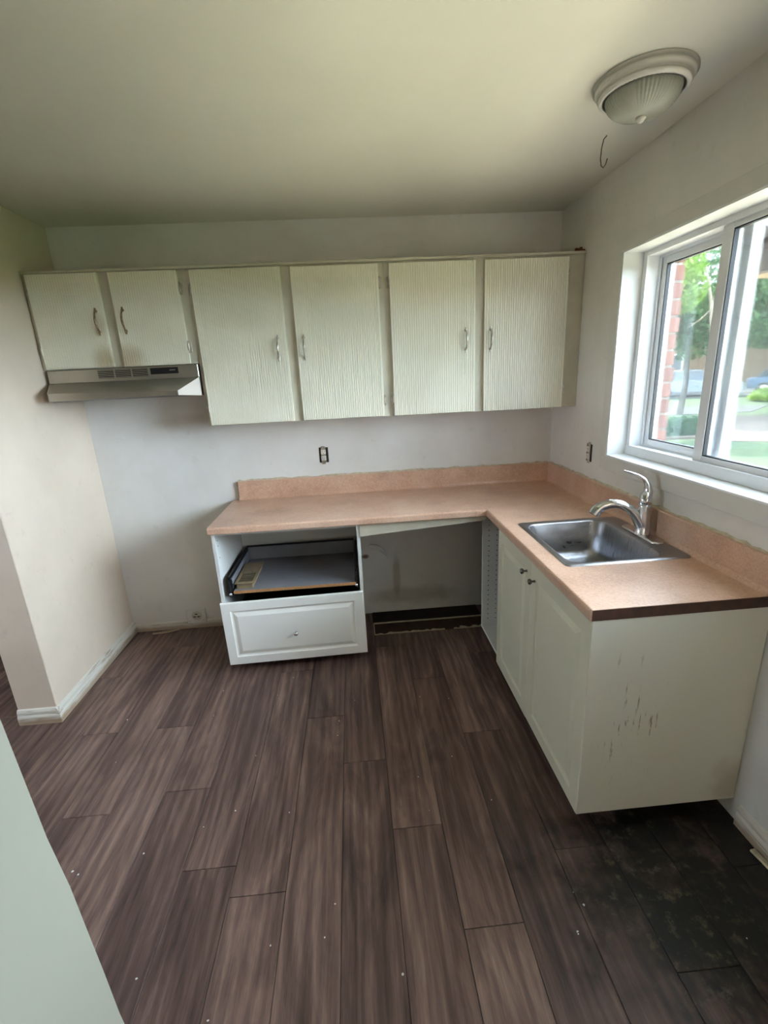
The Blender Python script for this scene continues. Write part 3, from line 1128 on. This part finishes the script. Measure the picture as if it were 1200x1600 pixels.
# beige floor register left in the open drawer
vt = thing('floor_register', (-1.965, -.40, tz), 'beige slotted floor register lying in the open drawer', 'floor register')
gx0, gx1, gy0, gy1, gz = -2.018, -1.905, -.548, -.235, tz + .036
q = MB()
q.box(gx0, gx0 + .016, gy0, gy1, gz - .004, gz, .001).box(gx1 - .016, gx1, gy0, gy1, gz - .004, gz, .001)
q.box(gx0 + .016, gx1 - .016, gy0, gy0 + .022, gz - .004, gz, .001).box(gx0 + .016, gx1 - .016, gy0 + .15, gy1, gz - .004, gz, .001)
q.build('face_frame', m_ventwood, vt)
q = MB()
q.box(gx0 + .012, gx1 - .014, gy0 + .008, gy0 + .012, tz, gz - .004).box(gx0 + .012, gx1 - .014, gy1 - .012, gy1 - .008, tz, gz - .004)
q.box(gx0 + .012, gx0 + .015, gy0 + .012, gy1 - .012, tz, gz - .004).box(gx1 - .017, gx1 - .014, gy0 + .012, gy1 - .012, tz, gz - .004)
q.build('duct_box', m_ventwood, vt)
for i in range(8):
    y = gy0 + .024 + i * .0158
    MB().box(gx0 + .016, gx1 - .016, y, y + .005, gz - .0022, gz - .0006).build('slat', m_ventwood, vt)
MB().box(gx0 + .018, gx1 - .018, gy0 + .02, gy0 + .152, gz - .0045, gz - .003).build('damper', m_black, vt)

# wedge-shaped filler rail under the counter, across the dishwasher bay
q = MB().prism([(-1.2965, CZ - CT - .0005), (-1.2965, .780), (-.600, .826), (-.600, CZ - CT - .0005)], 'y', -.572, -.556)
tag(q.build('filler_rail', m_uframe), 'pale tapering filler board under the counter across the empty dishwasher bay', 'board')

# ------------------------------------------------------------------ sink base cabinet
sfx = -.575
sy0, syn, szb, szt = -.425, -1.744, .082, CZ - CT
sk = thing('sink_cabinet', (-.3, -1.08, 0), 'cream two-door sink base cabinet with an open bay at its far end', 'cabinet')
MB().box(-.592, -.003, syn, syn + pt, szb, szt, .001).build('end_panel', m_endpanel, sk)
fp = MB().box(sfx, -.02, sy0 - pt, sy0, szb, szt, .001).build('side_panel', m_whiteint, sk)
MB().box(sfx, -.02, syn + pt, sy0 - pt, szb, szb + pt).build('bottom_panel', m_whiteint, sk)
MB().box(-.026, -.02, syn + pt, sy0 - pt, szb + pt, szt - .18).build('back_panel', m_whiteint, sk)
MB().box(sfx, -.02, -.812, -.812 + pt, szb + pt, szt - .002).build('partition', m_whiteint, sk)
q = MB()
for col_x in (sfx + .037, sfx + .085):
    for i in range(22):
        q.lathe((col_x, sy0 - pt, szb + .06 + i * .032), [(.0034, 0), (.0034, .0007), (0, .0007)], 7, axis=(0, -1, 0))
q.build('pin_holes', m_pin, sk)['kind'] = 'stuff'
for lx_ in (sfx + .15, -.10):
    for ly_ in (syn + .14, -1.2, sy0 - .1):
        MB().lathe((lx_, ly_, 0), [(.03, 0), (.03, .006), (.016, .012), (.016, .05), (.03, .054), (.03, szb)], 14).build('leg', m_black, sk)
for (y1, y0, z0, kn) in ((-.800, -1.2375, .076, (-1.195, .790)), (-1.2405, -1.742, .080, (-1.285, .782))):
    w, h = y1 - y0, .850 - z0
    d = panel_front(MB(), (sfx - .001, y1, z0), (0, -1, 0), (0, 0, 1), (-1, 0, 0), w, h, .058).build('door', m_cream, sk, origin=(sfx, (y0 + y1) / 2, z0))
    knob(MB(), (sfx - .019, kn[0], kn[1]), (-1, 0, 0), .95).build('knob', m_knobdark, d)

# ------------------------------------------------------------------ sink


def rrect(x0, x1, y0, y1, r, n=6):
    out = []
    for cx, cy, a in ((x1 - r, y1 - r, 0), (x0 + r, y1 - r, 90), (x0 + r, y0 + r, 180), (x1 - r, y0 + r, 270)):
        for i in range(n + 1):
            t = math.radians(a + 90 * i / n)
            out.append((cx + r * math.cos(t), cy + r * math.sin(t)))
    return out


def loft(mb, loops, close_last=True, smooth=True):
    n = len(loops[0])
    vs = [p for l in loops for p in l]
    fs = []
    for i in range(len(loops) - 1):
        for k in range(n):
            fs.append((i * n + k, i * n + (k + 1) % n, (i + 1) * n + (k + 1) % n, (i + 1) * n + k))
    if close_last:
        fs.append(tuple(range((len(loops) - 1) * n, len(loops) * n)))
    return mb.add(vs, fs, smooth)


snk = thing('sink', ((SX0 + SX1) / 2, (SY0 + SY1) / 2, CZ), 'stainless steel drop-in sink with a single bowl set in the countertop', 'sink')
bx0, bx1, by0, by1 = SX0 + .028, -.122, SY0 + .030, SY1 - .030
lo = [[(x, y, CZ + .0006) for x, y in rrect(SX0, SX1, SY0, SY1, .022)],
      [(x, y, CZ + .005) for x, y in rrect(SX0 + .004, SX1 - .004, SY0 + .004, SY1 - .004, .02)],
      [(x, y, CZ + .0055) for x, y in rrect(SX0 + .012, SX1 - .012, SY0 + .012, SY1 - .012, .02)],
      [(x, y, CZ + .0035) for x, y in rrect(bx0 - .006, bx1 + .006, by0 - .006, by1 + .006, .06)],
      [(x, y, CZ + .001) for x, y in rrect(bx0, bx1, by0, by1, .058)]]
loft(MB(), lo, False).build('rim', m_steel, snk)
lo = [[(x, y, CZ + .001) for x, y in rrect(bx0, bx1, by0, by1, .058)],
      [(x, y, CZ - .006) for x, y in rrect(bx0 + .004, bx1 - .004, by0 + .004, by1 - .004, .057)],
      [(x, y, CZ - .14) for x, y in rrect(bx0 + .014, bx1 - .014, by0 + .014, by1 - .014, .055)],
      [(x, y, CZ - .165) for x, y in rrect(bx0 + .022, bx1 - .022, by0 + .022, by1 - .022, .055)],
      [(x, y, CZ - .178) for x, y in rrect(bx0 + .045, bx1 - .045, by0 + .045, by1 - .045, .05)],
      [(x, y, CZ - .181) for x, y in rrect(bx0 + .12, bx1 - .12, by0 + .14, by1 - .14, .03)]]
bowl = loft(MB(), lo).build('basin', m_steel, snk)
MB().lathe(((bx0 + bx1) / 2, (by0 + by1) / 2, CZ - .1805), [(.045, 0), (.045, .003), (.036, .004), (.030, .001), (0, .001)], 24).build('drain', m_chrome, bowl)

# ------------------------------------------------------------------ faucet
fx, fy, fz = -.070, -1.150, CZ + .0058
fa = thing('faucet', (fx, fy, fz), 'chrome single-lever pull-out faucet behind the sink bowl', 'faucet')
lo = []
for ins, z in ((0, 0), (0, .004), (.004, .007), (.012, .008)):
    lo.append([(x, y, fz + z) for x, y in rrect(fx - .028 + ins, fx + .028 - ins, fy - .128 + ins, fy + .128 - ins, .0275 - ins)])
loft(MB(), lo).build('deck_plate', m_chrome, fa)
MB().lathe((fx, fy, fz + .008), [(.033, 0), (.032, .004), (.029, .010), (.028, .04), (.0275, .11), (.0265, .120), (.0260, .128), (.024, .130)], 28).build('body', m_chrome, fa)
MB().lathe((fx, fy, fz + .138), [(.0235, 0), (.0255, .002), (.0255, .024), (.0245, .026), (.0225, .040), (.0160, .052), (.006, .058), (0, .059)], 28).build('collar', m_chrome, fa)
# spout leaves the body low, arches over the bowl
sp_pts = [(0, 0, .030), (-.016, .003, .060), (-.034, .008, .092), (-.056, .014, .116), (-.082, .021, .133), (-.110, .028, .140), (-.138, .035, .139), (-.164, .042, .130), (-.180, .046, .117)]
q = MB().tube([(fx + a, fy + c, fz + d) for a, c, d in sp_pts], [.026, .0245, .0220, .0200, .0190, .0190, .0205, .0225, .0230], 18)
q.build('spout', m_chrome, fa)
q = MB().tube([(fx - .176, fy + .045, fz + .122), (fx - .189, fy + .048, fz + .107), (fx - .196, fy + .050, fz + .094)], [.0235, .0255, .0260], 20)
q.build('spray_head', m_chrome, fa)
MB().lathe((fx - .196, fy + .050, fz + .0935), [(.020, 0), (.020, -.003), (0, -.003)], 18, axis=(.45, -.1, .88)).build('spray_face', m_black, fa)
hp = [(.004, 0, .165), (.010, .002, .195), (.006, .005, .222), (-.010, .010, .245), (-.034, .018, .262), (-.062, .027, .274), (-.088, .035, .283)]
q = MB().tube([(fx + a, fy + c, fz + d) for a, c, d in hp], [.021, .0185, .0150, .0120, .0100, .0080, .0050], 14, flat=[1, 1, .8, .65, .55, .5, .5])
q.build('lever', m_chrome, fa)

# ------------------------------------------------------------------ outlets


def outlet(c, axis, label):
    """bare duplex receptacle in an open box; axis 'y' faces -y, 'x' faces -x"""
    o = thing('wall_outlet', c, label, 'outlet', 'uncovered duplex outlets')
    c = Vector(c)

    def bx(u0, u1, d0, d1, z0, z1, bev=0):
        if axis == 'y':
            return (c.x + u0, c.x + u1, c.y - d1, c.y - d0, c.z + z0, c.z + z1, bev)
        return (c.x - d1, c.x - d0, c.y - u1, c.y - u0, c.z + z0, c.z + z1, bev)
    MB().box(*bx(-.029, .029, .0004, .0016, -.048, .048)).build('box_opening', m_pin, o)
    q = MB().box(*bx(-.017, .013, .0016, .004, -.052, .052, .001))
    q.box(*bx(-.012, .008, .0016, .0046, -.058, -.050)).box(*bx(-.012, .008, .0016, .0046, .050, .058))
    q.build('yoke', m_nickel, o)
    for z in (-.020, .020):
        r = MB().box(*bx(-.018, .014, .004, .010, z - .015, z + .015, .003)).build('receptacle', m_fixture, o)
        s_ = MB()
        for u in (-.009, .003):
            s_.box(*bx(u, u + .002, .0098, .0104, z - .003, z + .006))
        s_.box(*bx(-.004, .000, .0098, .0104, z - .010, z - .006))
        s_.build('slots', m_pin, r)
    return o


outlet((-1.493, 0, 1.153), 'y', 'uncovered duplex outlet on the back wall under the upper cabinets')
outlet((0, -.512, 1.157), 'x', 'uncovered duplex outlet on the right wall beside the window')

so = thing('stove_outlet', (-2.462, 0, .035), 'low white stove outlet box at the foot of the back wall', 'outlet')
MB().box(-2.525, -2.395, -.022, -.0125, .040, .150, .004).build('plate', m_trim, so)
MB().lathe((-2.455, -.022, .100), [(.032, 0), (.032, .006), (.029, .008), (0, .008)], 26, axis=(0, -1, 0)).build('receptacle', m_uframe, so)
q = MB()
for a in (90, 210, 330):
    t = math.radians(a)
    q.box(-2.455 + .015 * math.cos(t) - .009, -2.455 + .015 * math.cos(t) + .009, -.0308, -.0298, .100 + .013 * math.sin(t) - .0035, .100 + .013 * math.sin(t) + .0035)
q.build('slots', m_pin, so)
MB().lathe((-2.505, -.022, .058), [(.004, 0), (.004, .002), (0, .002)], 10, axis=(0, -1, 0)).build('screw', m_nickel, so)
MB().lathe((-2.412, -.022, .062), [(.004, 0), (.004, .002), (0, .002)], 10, axis=(0, -1, 0)).build('screw', m_nickel, so)
# splinter of baseboard lying in front of it
q = MB().prism([(-2.76, -.055), (-2.62, -.030), (-2.585, -.022), (-2.60, -.032), (-2.66, -.052), (-2.75, -.064)], 'z', .0008, .010)
tag(q.build('wood_splinter', m_base), 'pale splinter of broken baseboard on the floor by the back wall', 'debris')
q = MB().box(-.038, -.018, -1.945, -1.875, .0008, .010, .002, rot=Matrix.Rotation(.12, 3, 'Z'))
tag(q.build('baseboard_chip', m_torn), 'whitish chip of baseboard on the floor by the right wall', 'debris')

# curled white scrap hanging from the wall in the bay
vs, fs = [], []
n = 14
for i in range(n + 1):
    t = i / n
    ang = 2.5 - 2.1 * t
    cx, cz = -1.185, .455
    r = .055
    wdt = .018 + .022 * math.sin(PI * t)
    x, z = cx + r * 1.1 * math.cos(ang), cz + r * .8 * math.sin(ang)
    for s in (0, 1):
        vs += [(x, -.004 - .20 * t, z + .03 + wdt * (s - .5)), (x, -.007 - .20 * t, z + .03 + wdt * (s - .5))]
for i in range(n):
    a = i * 4
    for (p0, p1) in ((0, 2), (2, 3), (3, 1), (1, 0)):
        fs.append((a + p0, a + p1, a + 4 + p1, a + 4 + p0))
fs += [(0, 1, 3, 2), (n * 4, n * 4 + 1, n * 4 + 3, n * 4 + 2)]
tag(MB().add(vs, fs, True).build('paper_scrap', m_paper), 'curled white scrap peeling off the wall inside the dishwasher bay', 'paper')

# ------------------------------------------------------------------ ceiling light and dangling wire
LX, LY = -.296, -1.247
cl = thing('ceiling_light', (LX, LY, H), 'round flush ceiling light with a ribbed glass bowl, switched off', 'ceiling light')
MB().lathe((LX, LY, H), [(.148, -.0005), (.151, -.003), (.151, -.009), (.151, -.009), (.146, -.010), (.146, -.010), (.142, -.020), (.137, -.030), (.137, -.030), (.133, -.031), (.133, -.031), (.133, -.038), (.129, -.043), (.123, -.045), (.118, -.043), (.118, -.043), (.116, -.038), (.116, -.038), (.108, -.034), (.0, -.034)], 72).build('base_ring', m_fixture, cl)
NR = 56
prof = []
for i in range(13):
    t = i / 12 * PI / 2
    prof.append((.110 * math.cos(t) ** .85 if i < 12 else .004, -.040 - .062 * math.sin(t)))
MB().lathe((LX, LY, H), prof, NR * 4, ripple=lambda i, k: (.0014 if (k % 4) in (0, 1) else -.0006) * min(1, (12 - i) / 4)).build('glass_bowl', m_ribglass, cl)
MB().lathe((LX, LY, H), [(.004, -.098), (.014, -.100), (.016, -.104), (.013, -.108), (.009, -.114), (.004, -.118), (0, -.119)], 20).build('finial', m_fixture, cl)

wpts = []
for i in range(21):
    t = i / 20
    wpts.append((-.232 + .02 * t + .012 * math.sin(t * 7), -.885 + .02 * t, H - .105 * math.sin(PI * min(1, t * 1.0) * .78) ** 1.0))
q = MB().tube([(-.222, -.888, H - .001), (-.232, -.884, H - .012), (-.236, -.880, H - .04), (-.236, -.876, H - .075), (-.230, -.873, H - .098), (-.220, -.871, H - .104), (-.210, -.870, H - .092), (-.204, -.869, H - .072)], .0022, 6)
tag(q.build('ceiling_wire', m_wire), 'thin bare wire loop dangling from the ceiling behind the light', 'wire')

# ------------------------------------------------------------------ outdoors
GZ = -.4
lawn = MB().box(-40, 70, -40, 80, GZ - .2, GZ).build('lawn', m_lawn)
struct(lawn, 'sunlit lawn outside the window')
q = MB().box(.31, 3.6, -9, 3.2, GZ, GZ + .03)  # unseen slab, added to throw warm light up through the window
struct(q.build('path_bounce_slab', m_bounce_slab), 'unseen warm concrete slab added along the house wall to bounce light indoors')
q = MB().prism([(8.0, 8.25), (9.3, 7.5), (14.2, 12.2), (12.4, 13.5)], 'z', GZ, GZ + .02)
struct(q.build('path_paving', m_concrete), 'pale concrete walk across the lawn')
q = MB().prism([(6.2, 9.35), (6.3, 9.05), (8.0, 8.85), (8.05, 9.15)], 'z', GZ, GZ + .05)
struct(q.build('path_kerb', m_concrete), 'pale kerb in front of the low hedge')
q = MB().prism([(9.0, 15.9), (10.5, 14.6), (14.0, 14.2), (16.5, 16.2), (13.9, 17.2), (11.5, 17.3)], 'z', GZ, GZ + .02)
struct(q.build('path_drive', m_asphalt), 'grey strip of driveway behind the hedge')
q = MB().prism([(12, 33), (12, 24.6), (18, 22.0), (30, 20), (40, 20), (40, 33)], 'z', GZ, GZ + .02)
struct(q.build('path_parking', m_asphalt), 'parking area under the cars')


def leaves(mb, pts_fn, n, size, rnd):
    vs, fs = [], []
    for i in range(n):
        c = pts_fn()
        a = Vector((rnd.gauss(0, 1), rnd.gauss(0, 1), rnd.gauss(0, 1))).normalized()
        t = a.orthogonal().normalized()
        t.rotate(Matrix.Rotation(rnd.uniform(0, 6.28), 3, a))
        u = a.cross(t)
        s = size * rnd.uniform(.6, 1.4)
        k = len(vs)
        vs += [c - t * s, c + u * s * .45, c + t * s, c - u * s * .45]
        fs.append((k, k + 1, k + 2, k + 3))
    return mb.add(vs, fs)


def tree(x, y, crown, n, size, mat, label, bark=None, seed=1, trunk_r=.22, group='trees beyond the window'):
    rnd = random.Random(seed)
    t = thing('tree', (x, y, GZ), label, 'tree', group)
    zt = max(c[2] for c in crown)
    q = MB()
    q.tube([(x, y, GZ), (x + .1, y, GZ + 1.2), (x + .05, y + .1, zt * .6), (x, y + .1, zt)], [trunk_r * 1.3, trunk_r, trunk_r * .7, trunk_r * .3], 10)
    q.build('trunk', bark or m_bark, t)
    q = MB()
    for (cx, cy, cz, rx, rz) in crown:
        q.tube([(x + .05, y + .05, zt * .45), (x + cx * .4, y + cy * .4, (zt * .45 + cz) / 2 + .2), (x + cx * .8, y + cy * .8, cz)], [trunk_r * .45, trunk_r * .3, trunk_r * .12], 7)
    q.build('branches', bark or m_bark, t)
    tot = sum(c[3] ** 2 * c[4] for c in crown)

    def gen(c):
        def f():
            while True:
                v = Vector((rnd.uniform(-1, 1), rnd.uniform(-1, 1), rnd.uniform(-1, 1)))
                l = v.length
                if .35 < l < 1 and rnd.random() < l ** 1.5:
                    break
            return Vector((x + c[0] + v.x * c[3], y + c[1] + v.y * c[3], c[2] + v.z * c[4]))
        return f
    q = MB()
    for c in crown:
        leaves(q, gen(c), int(n * c[3] ** 2 * c[4] / tot), size, rnd)
    q.build('foliage', mat, t)
    return t


tree(11.4, 14.6, [(0, 0, 4.4, 2.2, 1.8), (-1.3, .6, 3.4, 1.5, 1.2), (1.2, -.6, 3.2, 1.6, 1.2), (.3, .2, 2.5, 1.3, .9)], 9000, .11, m_leaf1, 'leafy green tree in the left window pane, nearest the brick', seed=2, trunk_r=.09)
tree(7.4, 10.6, [(0, 0, 4.0, 1.1, .85), (.3, -.25, 3.45, .8, .65)], 3500, .09, m_leaf2, 'lime green sunlit tree top at the upper left of the window', seed=3, trunk_r=.06)
tree(15.6, 13.6, [(0, 0, 4.2, 2.6, 2.0), (-1.4, .8, 3.0, 1.5, 1.1), (1.4, -1.0, 2.9, 1.6, 1.1), (-.4, -.8, 2.3, 1.2, .8)], 9000, .12, m_leaf3, 'deep green tree in the right window pane by the concrete walk', seed=4)
tree(16.5, 30.5, [(0, 0, 5.0, 4.5, 3.0), (3.0, -1, 4.2, 3.2, 2.2), (-3, 1, 4.5, 3.2, 2.4)], 9000, .24, m_leaf1, 'broad green tree behind the silver car', seed=5)
tree(29.9, 29.6, [(0, 0, 5.5, 5.0, 3.4), (-3.5, 1, 4.6, 3.4, 2.4), (3, -2, 4.8, 3.6, 2.6)], 9000, .25, m_leaf3, 'broad dark tree behind the blue-grey car', seed=6)
tree(31, 17.5, [(0, 0, 5.0, 4.6, 3.2), (-1.5, 3, 4.6, 3.4, 2.6), (2, -3, 4.6, 3.4, 2.6)], 8000, .25, m_leaf1, 'broad green tree farthest right beyond the window', seed=7)
tree(20.5, 19.0, [(0, 0, 4.8, 2.8, 1.9), (-1.6, 1.2, 4.0, 1.8, 1.4), (1.5, -1.2, 3.9, 1.8, 1.4)], 7000, .15, m_leaf1, 'mid-distance green tree behind the window mullion', seed=8)

# pale bare tree in front of the foliage
pt_ = thing('bare_tree', (9.3, 10.0, GZ), 'pale bare forked branch in front of the green tree', 'tree')
q = MB()
base = Vector((9.3, 10.0, GZ))
q.tube([base, (9.15, 10.15, 1.0), (9.0, 10.34, 2.33), (9.02, 10.55, 3.1), (9.0, 10.7, 3.55), (9.0, 10.95, 4.2)], [.10, .085, .065, .05, .035, .015], 9)
q.build('trunk', m_palebark, pt_)
for pts3 in (((9.0, 10.50, 2.95), (8.95, 10.85, 2.72), (8.9, 11.25, 2.55)), ((9.02, 10.6, 3.2), (9.15, 10.3, 3.5), (9.3, 10.1, 3.9)), ((9.0, 10.75, 3.6), (8.9, 11.2, 3.55), (8.85, 11.7, 3.3))):
    MB().tube(pts3, [.035, .025, .010], 7).build('branch', m_palebark, pt_)

# low clipped hedge
rnd = random.Random(21)
hd = thing('hedge', (7.45, 9.45, GZ), 'low clipped dark green hedge behind the pale kerb', 'hedge')
q = MB().box(6.75, 8.2, 9.25, 9.75, GZ, GZ + .52, .04, 2)
q.build('hedge_core', m_leaf3, hd)
q = leaves(MB(), lambda: Vector((rnd.uniform(6.72, 8.23), rnd.uniform(9.22, 9.5), GZ + rnd.uniform(.02, .56))), 1600, .045, rnd)
q.build('foliage', m_leaf3, hd)
# round shrub by the right-hand car
hd2 = thing('shrub', (19.0, 18.4, GZ), 'rounded pale green shrub below the right pane tree', 'shrub')
rnd2 = random.Random(22)


def ball():
    v = Vector((rnd2.gauss(0, 1), rnd2.gauss(0, 1), rnd2.gauss(0, 1))).normalized() * rnd2.uniform(.8, 1)
    return Vector((19.0 + v.x * 1.3, 18.4 + v.y * 1.0, GZ + .45 + abs(v.z) * .55 - .35))


leaves(MB(), ball, 1500, .11, rnd2).build('foliage', m_leaf2, hd2)
q = MB()
for i in range(6):
    a = i * 1.05
    q.tube([(19.0, 18.4, GZ), (19.0 + .5 * math.cos(a), 18.4 + .4 * math.sin(a), GZ + .5)], [.03, .015], 6)
q.build('stems', m_bark, hd2)

# white post with a weathered sign board
ps = thing('sign_post', (12.2, 16.8, GZ), 'white post with a small pale board beyond the left pane', 'post')
MB().box(12.15, 12.25, 16.75, 16.85, GZ, GZ + 1.55, .01).build('post', m_trim, ps)
MB().box(12.0, 12.42, 16.70, 16.745, GZ + 1.15, GZ + 1.75, .01, rot=Matrix.Rotation(-.6, 3, 'Z')).build('board', m_palebark, ps)


def car(c, ang, paint, label):
    """side-profile car extruded with tumblehome; long axis along local x"""
    t = thing('car', (c[0], c[1], GZ), label, 'car', 'parked cars')
    R_ = Matrix.Rotation(ang, 3, 'Z')
    o = Vector((c[0], c[1], GZ + .02))

    def T(p):
        return o + R_ @ Vector(p)
    low = [(-2.15, .30), (-2.2, .55), (-2.1, .82), (-1.3, .92), (1.0, .95), (1.9, .86), (2.2, .70), (2.25, .45), (2.2, .28)]
    n = len(low)
    L = [[T((x, -.85 + ins, z)) for x, z in low] for ins in (0,)] + [[T((x, .85, z)) for x, z in low]]
    q = MB().add(L[0] + L[1], [tuple(range(n)), tuple(range(n, 2 * n))] + [(i, (i + 1) % n, n + (i + 1) % n, n + i) for i in range(n)])
    q.build('body', paint, t)
    cab = [(-1.75, .90), (-1.25, 1.36), (.25, 1.40), (1.15, .93)]
    a = [T((x, -.80 + (.16 if z > 1 else 0), z)) for x, z in cab]
    b_ = [T((x, .80 - (.16 if z > 1 else 0), z)) for x, z in cab]
    MB().add(a + b_, [(0, 1, 2, 3), (4, 5, 6, 7), (0, 1, 5, 4), (1, 2, 6, 5), (2, 3, 7, 6), (3, 0, 4, 7)]).build('cabin_glass', m_carglass, t)
    rf = [(-1.30, 1.37), (-1.15, 1.42), (.15, 1.46), (.32, 1.40)]
    MB().add([T((x, -.66, z)) for x, z in rf] + [T((x, .66, z)) for x, z in rf], [(0, 1, 2, 3), (4, 5, 6, 7), (0, 1, 5, 4), (1, 2, 6, 5), (2, 3, 7, 6), (3, 0, 4, 7)]).build('roof', paint, t)
    for x in (-.45,):
        for s in (-1, 1):
            q = MB().tube([T((x, s * .815, .92)), T((x, s * .66, 1.40))], .035, 6)
            q.build('pillar', paint, t)
    for x in (-1.4, 1.4):
        for s in (-1, 1):
            ax = R_ @ Vector((0, s, 0))
            w = MB().lathe(T((x, s * .70, .30)), [(0, 0), (.30, 0), (.32, .03), (.32, .15), (.29, .18), (0, .18)], 20, axis=ax).build('wheel', m_tyre, t)
            MB().lathe(T((x, s * .88, .30)), [(.18, 0), (.16, .012), (0, .014)], 14, axis=ax).build('hubcap', m_nickel, w)
    return t


pd = math.atan2(-.62, .78)
car((18.6, 23.6), pd, m_car1, 'silver parked car seen through the left window pane')
car((23.6, 22.4), pd, m_car2, 'blue-grey parked car seen through the right window pane')
car((14.6, 28.4), pd, m_car2, 'parked car half hidden behind the white post')

hs = thing('house', (33, 42, GZ), 'peach stucco house far behind the cars', 'building')
hu, hv = Vector((.80, -.60, 0)), Vector((.60, .80, 0))
ho = Vector((30, 38, GZ))


def hq(u0, u1, v0, v1, z0, z1):
    return MB().add([ho + hu * u + hv * v + Vector((0, 0, z)) for z in (z0, z1) for u, v in ((u0, v0), (u1, v0), (u1, v1), (u0, v1))],
                    [(3, 2, 1, 0), (4, 5, 6, 7), (0, 1, 5, 4), (1, 2, 6, 5), (2, 3, 7, 6), (3, 0, 4, 7)])


hq(-14, 14, 0, 9, 0, 4.2).build('wall', m_house, hs)
hq(-14.5, 14.5, -.5, 9.5, 4.2, 4.6).build('roof', m_roof, hs)
for i in range(6):
    u = -12 + i * 4.4
    w_ = hq(u, u + 1.6, -.06, .02, 1.1, 2.6).build('window', m_trim, hs)
    hq(u + .12, u + 1.48, -.09, -.05, 1.22, 2.48).build('pane', m_carglass, w_)

# brown bird feeder hanging outside the right pane
bf = thing('bird_feeder', (.84, -.58, 2.03), 'dark brown box feeder hanging outside at the right edge of the window', 'bird feeder')
q = MB().box(.76, .92, -.665, -.50, 2.02, 2.17, .004)
q.build('box', m_feeder, bf)
MB().box(.75, .93, -.675, -.49, 2.008, 2.020, .002).build('tray', m_palebark, bf)
q = MB().prism([(-.685, 2.17), (-.5825, 2.235), (-.48, 2.17)], 'x', .745, .935)
q.build('roof', m_feeder, bf)
MB().tube([(.84, -.5825, 2.23), (.84, -.5825, 2.7)], .003, 6).build('hanger', m_wire, bf)
MB().tube([(.315, -.5825, 2.60), (.60, -.5825, 2.66), (.84, -.5825, 2.70)], .006, 6).build('bracket', m_wire, bf)

# flecks of paint and plaster scattered on the planks
rnd = random.Random(77)
q = MB()
for i in range(48):
    x, y = rnd.uniform(-2.75, -.05), rnd.uniform(-2.3, -.65)
    if x > -.62 and y > -1.78:
        continue
    s_ = rnd.uniform(.0012, .0034)
    a = rnd.uniform(0, 3)
    pts_f = [(x + s_ * rnd.uniform(.6, 1.4) * math.cos(a + k * 1.257), y + s_ * rnd.uniform(.6, 1.4) * math.sin(a + k * 1.257)) for k in range(5)]
    q.prism(pts_f, 'z', .0003, .0018)
tag(q.build('paint_flecks', m_paper, origin=(0, 0, 0)), 'tiny white flecks of paint scattered over the plank floor', 'debris', kind='stuff')
